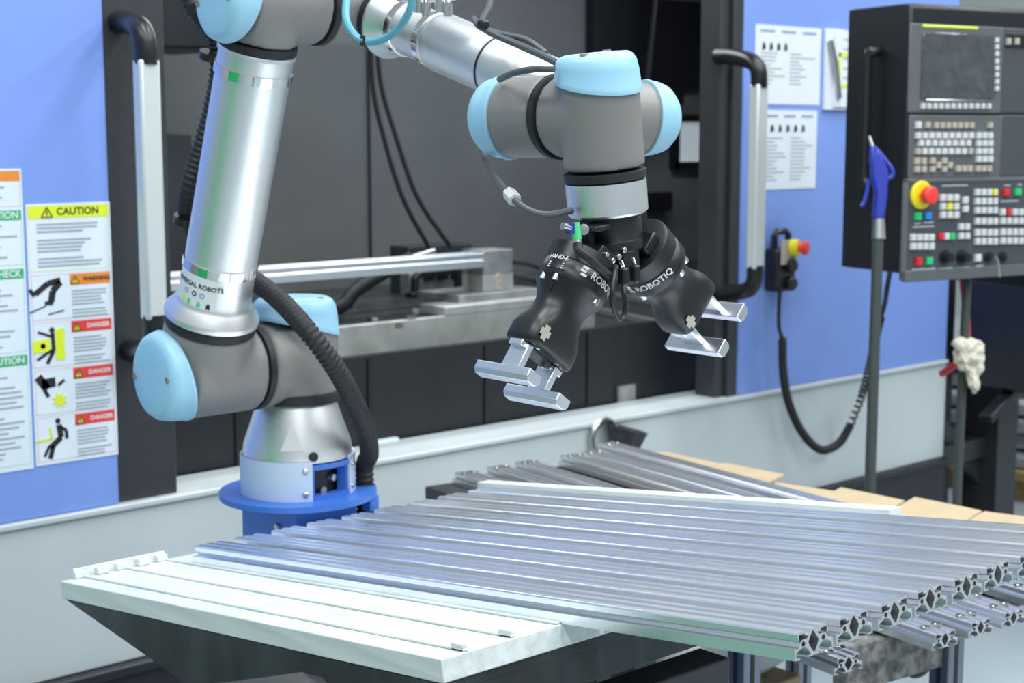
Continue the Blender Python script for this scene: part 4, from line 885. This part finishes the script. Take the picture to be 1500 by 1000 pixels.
# ================================================================== far right background
r_ = lambda x0, y0, x1, y1, Y: rect_on_y(x0, y0, x1, y1, Y)
x0, x1, z0, z1 = r_(1385, 400, 1442, 745, 3.15)
cb = thing('support_cabinet', 'dark grey upright frame beside the machine end', 'cabinet', (5.05, 3.2, 0))
build('upright', MB().bb((4.80, 3.05, .0), (4.92, 3.3, 1.5)), 'plinth_paint', cb, .004)
build('upright', MB().bb((5.08, 2.95, .0), (5.22, 3.1, 1.0)), 'dark_paint', cb, .004)
build('rail', MB().bb((4.8, 3.0, .30), (5.22, 3.05, .38)), 'dark_paint', cb, .004)
build('brace', MB().prism([(4.8, 3.02, .42), (4.8, 3.02, .50), (5.15, 3.02, .22), (5.15, 3.02, .14)], (0, .03, 0)), 'dark_paint', cb, .003)
build('rear_panel', MB().bb((4.8, 3.5, 0), (5.4, 3.55, 1.2)), 'plinth_paint', cb)
x0, x1, z0, z1 = r_(1425, 415, 1560, 560, 2.75); x0 = ony(1418, 480, 2.95).x; x1 = x0+.45
bxn = thing('black_unit', 'black boxy unit on a short arm below the control panel', 'box', ((x0+x1)/2, 2.75, z0))
build('case', MB().bb((x0, 2.7, z0), (x1, 2.95, z1)), 'black_plastic', bxn, .012)
build('bracket', MB().box(ony(1480, 575, 2.8), (.35, .05, .03), Matrix.Rotation(-.45, 3, 'Y')), 'black_plastic', bxn, .004)
build('lug', MB().tube([ony(1465, 588, 2.8), ony(1497, 573, 2.8)], .02, 10), 'black_plastic', bxn)
build('mast', MB().bb((x0+.16, 2.90, z0+.05), (x0+.23, 3.40, z0+.12)).bb((x0+.16, 3.40, 0), (x0+.23, 3.47, z0+.12)), 'plinth_paint', bxn)
build('top_plate', MB().bb((x0+.1, 2.72, z1), (x1, 2.93, z1+.03)), 'sheet_metal', bxn)
solo('stand_pipe', MB().tube([at(1419, 380, 4.1), at(1411, 520, 4.1), at(1402, 720, 4.1), at(1400, 800, 4.1), onz(1398, 1022, .0)], .0125, 12), 'hose_olive', 'olive grey vertical hose pipe carrying a knotted cloth', 'pipe')
solo('red_hose', MB().tube(spline([at(1408, 385, 4.16), at(1416, 470, 4.15), at(1414, 520, 4.16), at(1398, 535, 4.18), at(1380, 547, 4.25)], 8), .010, 10), 'red_hose', 'red hose behind the knotted cloth', 'hose')
bm = bmesh.new()
cl = MB()
cp_ = [[(1395, 498), (1410, 492), (1424, 490), (1434, 500)], [(1392, 506), (1408, 502), (1427, 500), (1440, 512)], [(1396, 522), (1409, 520), (1428, 516), (1441, 525)], [(1401, 535), (1412, 536), (1428, 532), (1441, 540)], [(1405, 541), (1415, 541), (1425, 545), (1436, 546)], [(1419, 546), (1422, 552), (1427, 556), (1432, 552)], [(1420, 562), (1424, 566), (1428, 568), (1431, 562)], [(1424, 576), (1426, 579), (1429, 580), (1431, 577)]]
rs = []
for i, rw in enumerate(cp_):
    cxm = sum(p[0] for p in rw)/4; cym = sum(p[1] for p in rw)/4; hw = (rw[3][0]-rw[0][0])/2
    rs.append([at(cxm+hw*math.cos(k*.3927)*(1+.10*math.sin(3*k+i)), cym+(rw[3][1]-rw[0][1])/2*math.cos(k*.3927), 4.06-.035*math.sin(k*.3927)*(1+.25*math.sin(k*2.1+i*1.3))) for k in range(16)])
o = solo('cloth_rag', MB().rings(rs), 'cloth', 'cream cloth rag knotted round the olive pipe', 'cloth', angle=80)
tx_ = bpy.data.textures.new('folds', 'CLOUDS'); tx_.noise_scale = .035
ss = o.modifiers.new('Subsurf', 'SUBSURF'); ss.levels = 3; ss.render_levels = 3
dm = o.modifiers.new('Displace', 'DISPLACE'); dm.texture = tx_; dm.strength = .035
# unseen green cabinet, added as the source of green reflections in the metal
gcab = thing('reflected_cabinet', 'added green cabinet out of view, source of the green reflections', 'cabinet', (-1.2, 2.05, 0))
build('body', MB().bb((-1.5, 1.5, .06), (-1.0, 2.75, 1.5)), 'reflected_green', gcab, .01)
build('foot', MB().bb((-1.45, 1.55, 0), (-1.05, 2.7, .06)), 'plinth_paint', gcab)
for k in range(5): build('drawer', MB().bb((-1.0, 1.53, .1+.275*k), (-.985, 2.72, .35+.275*k)), 'reflected_green', gcab, .004)
# pallet with stacked sheets
pq = onz(1455, 700, .12); pq = V((max(pq.x, 5.85), pq.y, pq.z))
pa = thing('pallet', 'wooden pallet on the far floor carrying stacked sheets', 'pallet', (pq.x+.5, pq.y, 0))
for k in range(3): build('runner', MB().bb((pq.x-.15+.5*k, pq.y-.3, 0), (pq.x-.05+.5*k, pq.y+.8, .09)), 'pallet_wood', pa)
for k in range(6): build('deck_board', MB().bb((pq.x-.2, pq.y-.3+.19*k, .09), (pq.x+1.2, pq.y-.16+.19*k, .13)), 'pallet_wood', pa, .003)
for k in range(7): solo('stacked_sheet', MB().bb((pq.x-.15+random.uniform(-.03, .03), pq.y-.27, .13+.075*k), (pq.x+1.15, pq.y+.75, .193+.075*k)), 'sheet_metal', 'pale wrapped sheet bundle number %s up in the pallet stack' % ['one', 'two', 'three', 'four', 'five', 'six', 'seven'][k], 'sheet bundle', 'sheet bundles on the pallet', bevel=.02)
# ================================================================== small things below
f_ = thing('funnel', 'dark flared duct mouth against the white lower panel', 'duct', ony(905, 645, YM-.05))
c = ony(905, 660, YM-.05)
build('duct', MB().lathe(c-Z_*.06, V((.25, -.1, 1)), [(0, .045), (.07, .042), (.12, .055), (.125, .058), (.126, .052), (.06, .04)], 28, True, False), 'table_dark', f_)
build('collar', MB().tube([ony(885, 640, YM-.02)+V((.05*math.cos(k*.5), 0, .05*math.sin(k*.5))) for k in range(12)], .008, 8), 'steel', f_)
solo('plastic_wrap', MB().rings([[onz(1040, 985, .5)+V((.13*math.cos(k*.3927)*s_*(1+.25*math.sin(5*k+7*s_)), .12*math.sin(k*.3927)*s_*(1+.2*math.cos(4*k)), z_)) for k in range(16)] for s_, z_ in ((.7, 0), (1, .03), (.85, .07), (.5, .11), (.15, .12))]), 'wrap_plastic', 'crumpled clear plastic wrap on a box under the rack', 'plastic wrap', angle=80)
wq = onz(1040, 985, .5)
solo('cardboard_box', MB().bb((wq.x-.16, wq.y-.12, .0), (wq.x+.12, wq.y+.16, .5)), 'cardboard', 'tan cardboard box on the floor under the rack', 'box', bevel=.004)
solo('floor_cable', MB().tube(spline([at(1299, 874, 2.75), at(1300, 905, 2.75), at(1304, 935, 2.75), at(1315, 962, 2.75), at(1333, 985, 2.75), at(1350, 984, 2.75), at(1362, 968, 2.75), at(1366, 940, 2.75), at(1367, 905, 2.75), at(1367, 874, 2.75)], 8), .0075, 10), 'hose_olive', 'dark cable loop hanging below the low table edge', 'cable')
q = at(365, 1012, 1.30)
bn = thing('plastic_cover', 'glossy black rounded plastic cover under the rack tray', 'cover', q)
build('shell', MB().box(q-Z_*.03, (.15, .08, .07), Matrix.Rotation(-.35, 3, 'Z')), 'black_plastic', bn, .025)
build('post', MB().bb((q.x-.02, q.y-.02, 0), (q.x+.02, q.y+.02, q.z-.05)), 'black_plastic', bn)
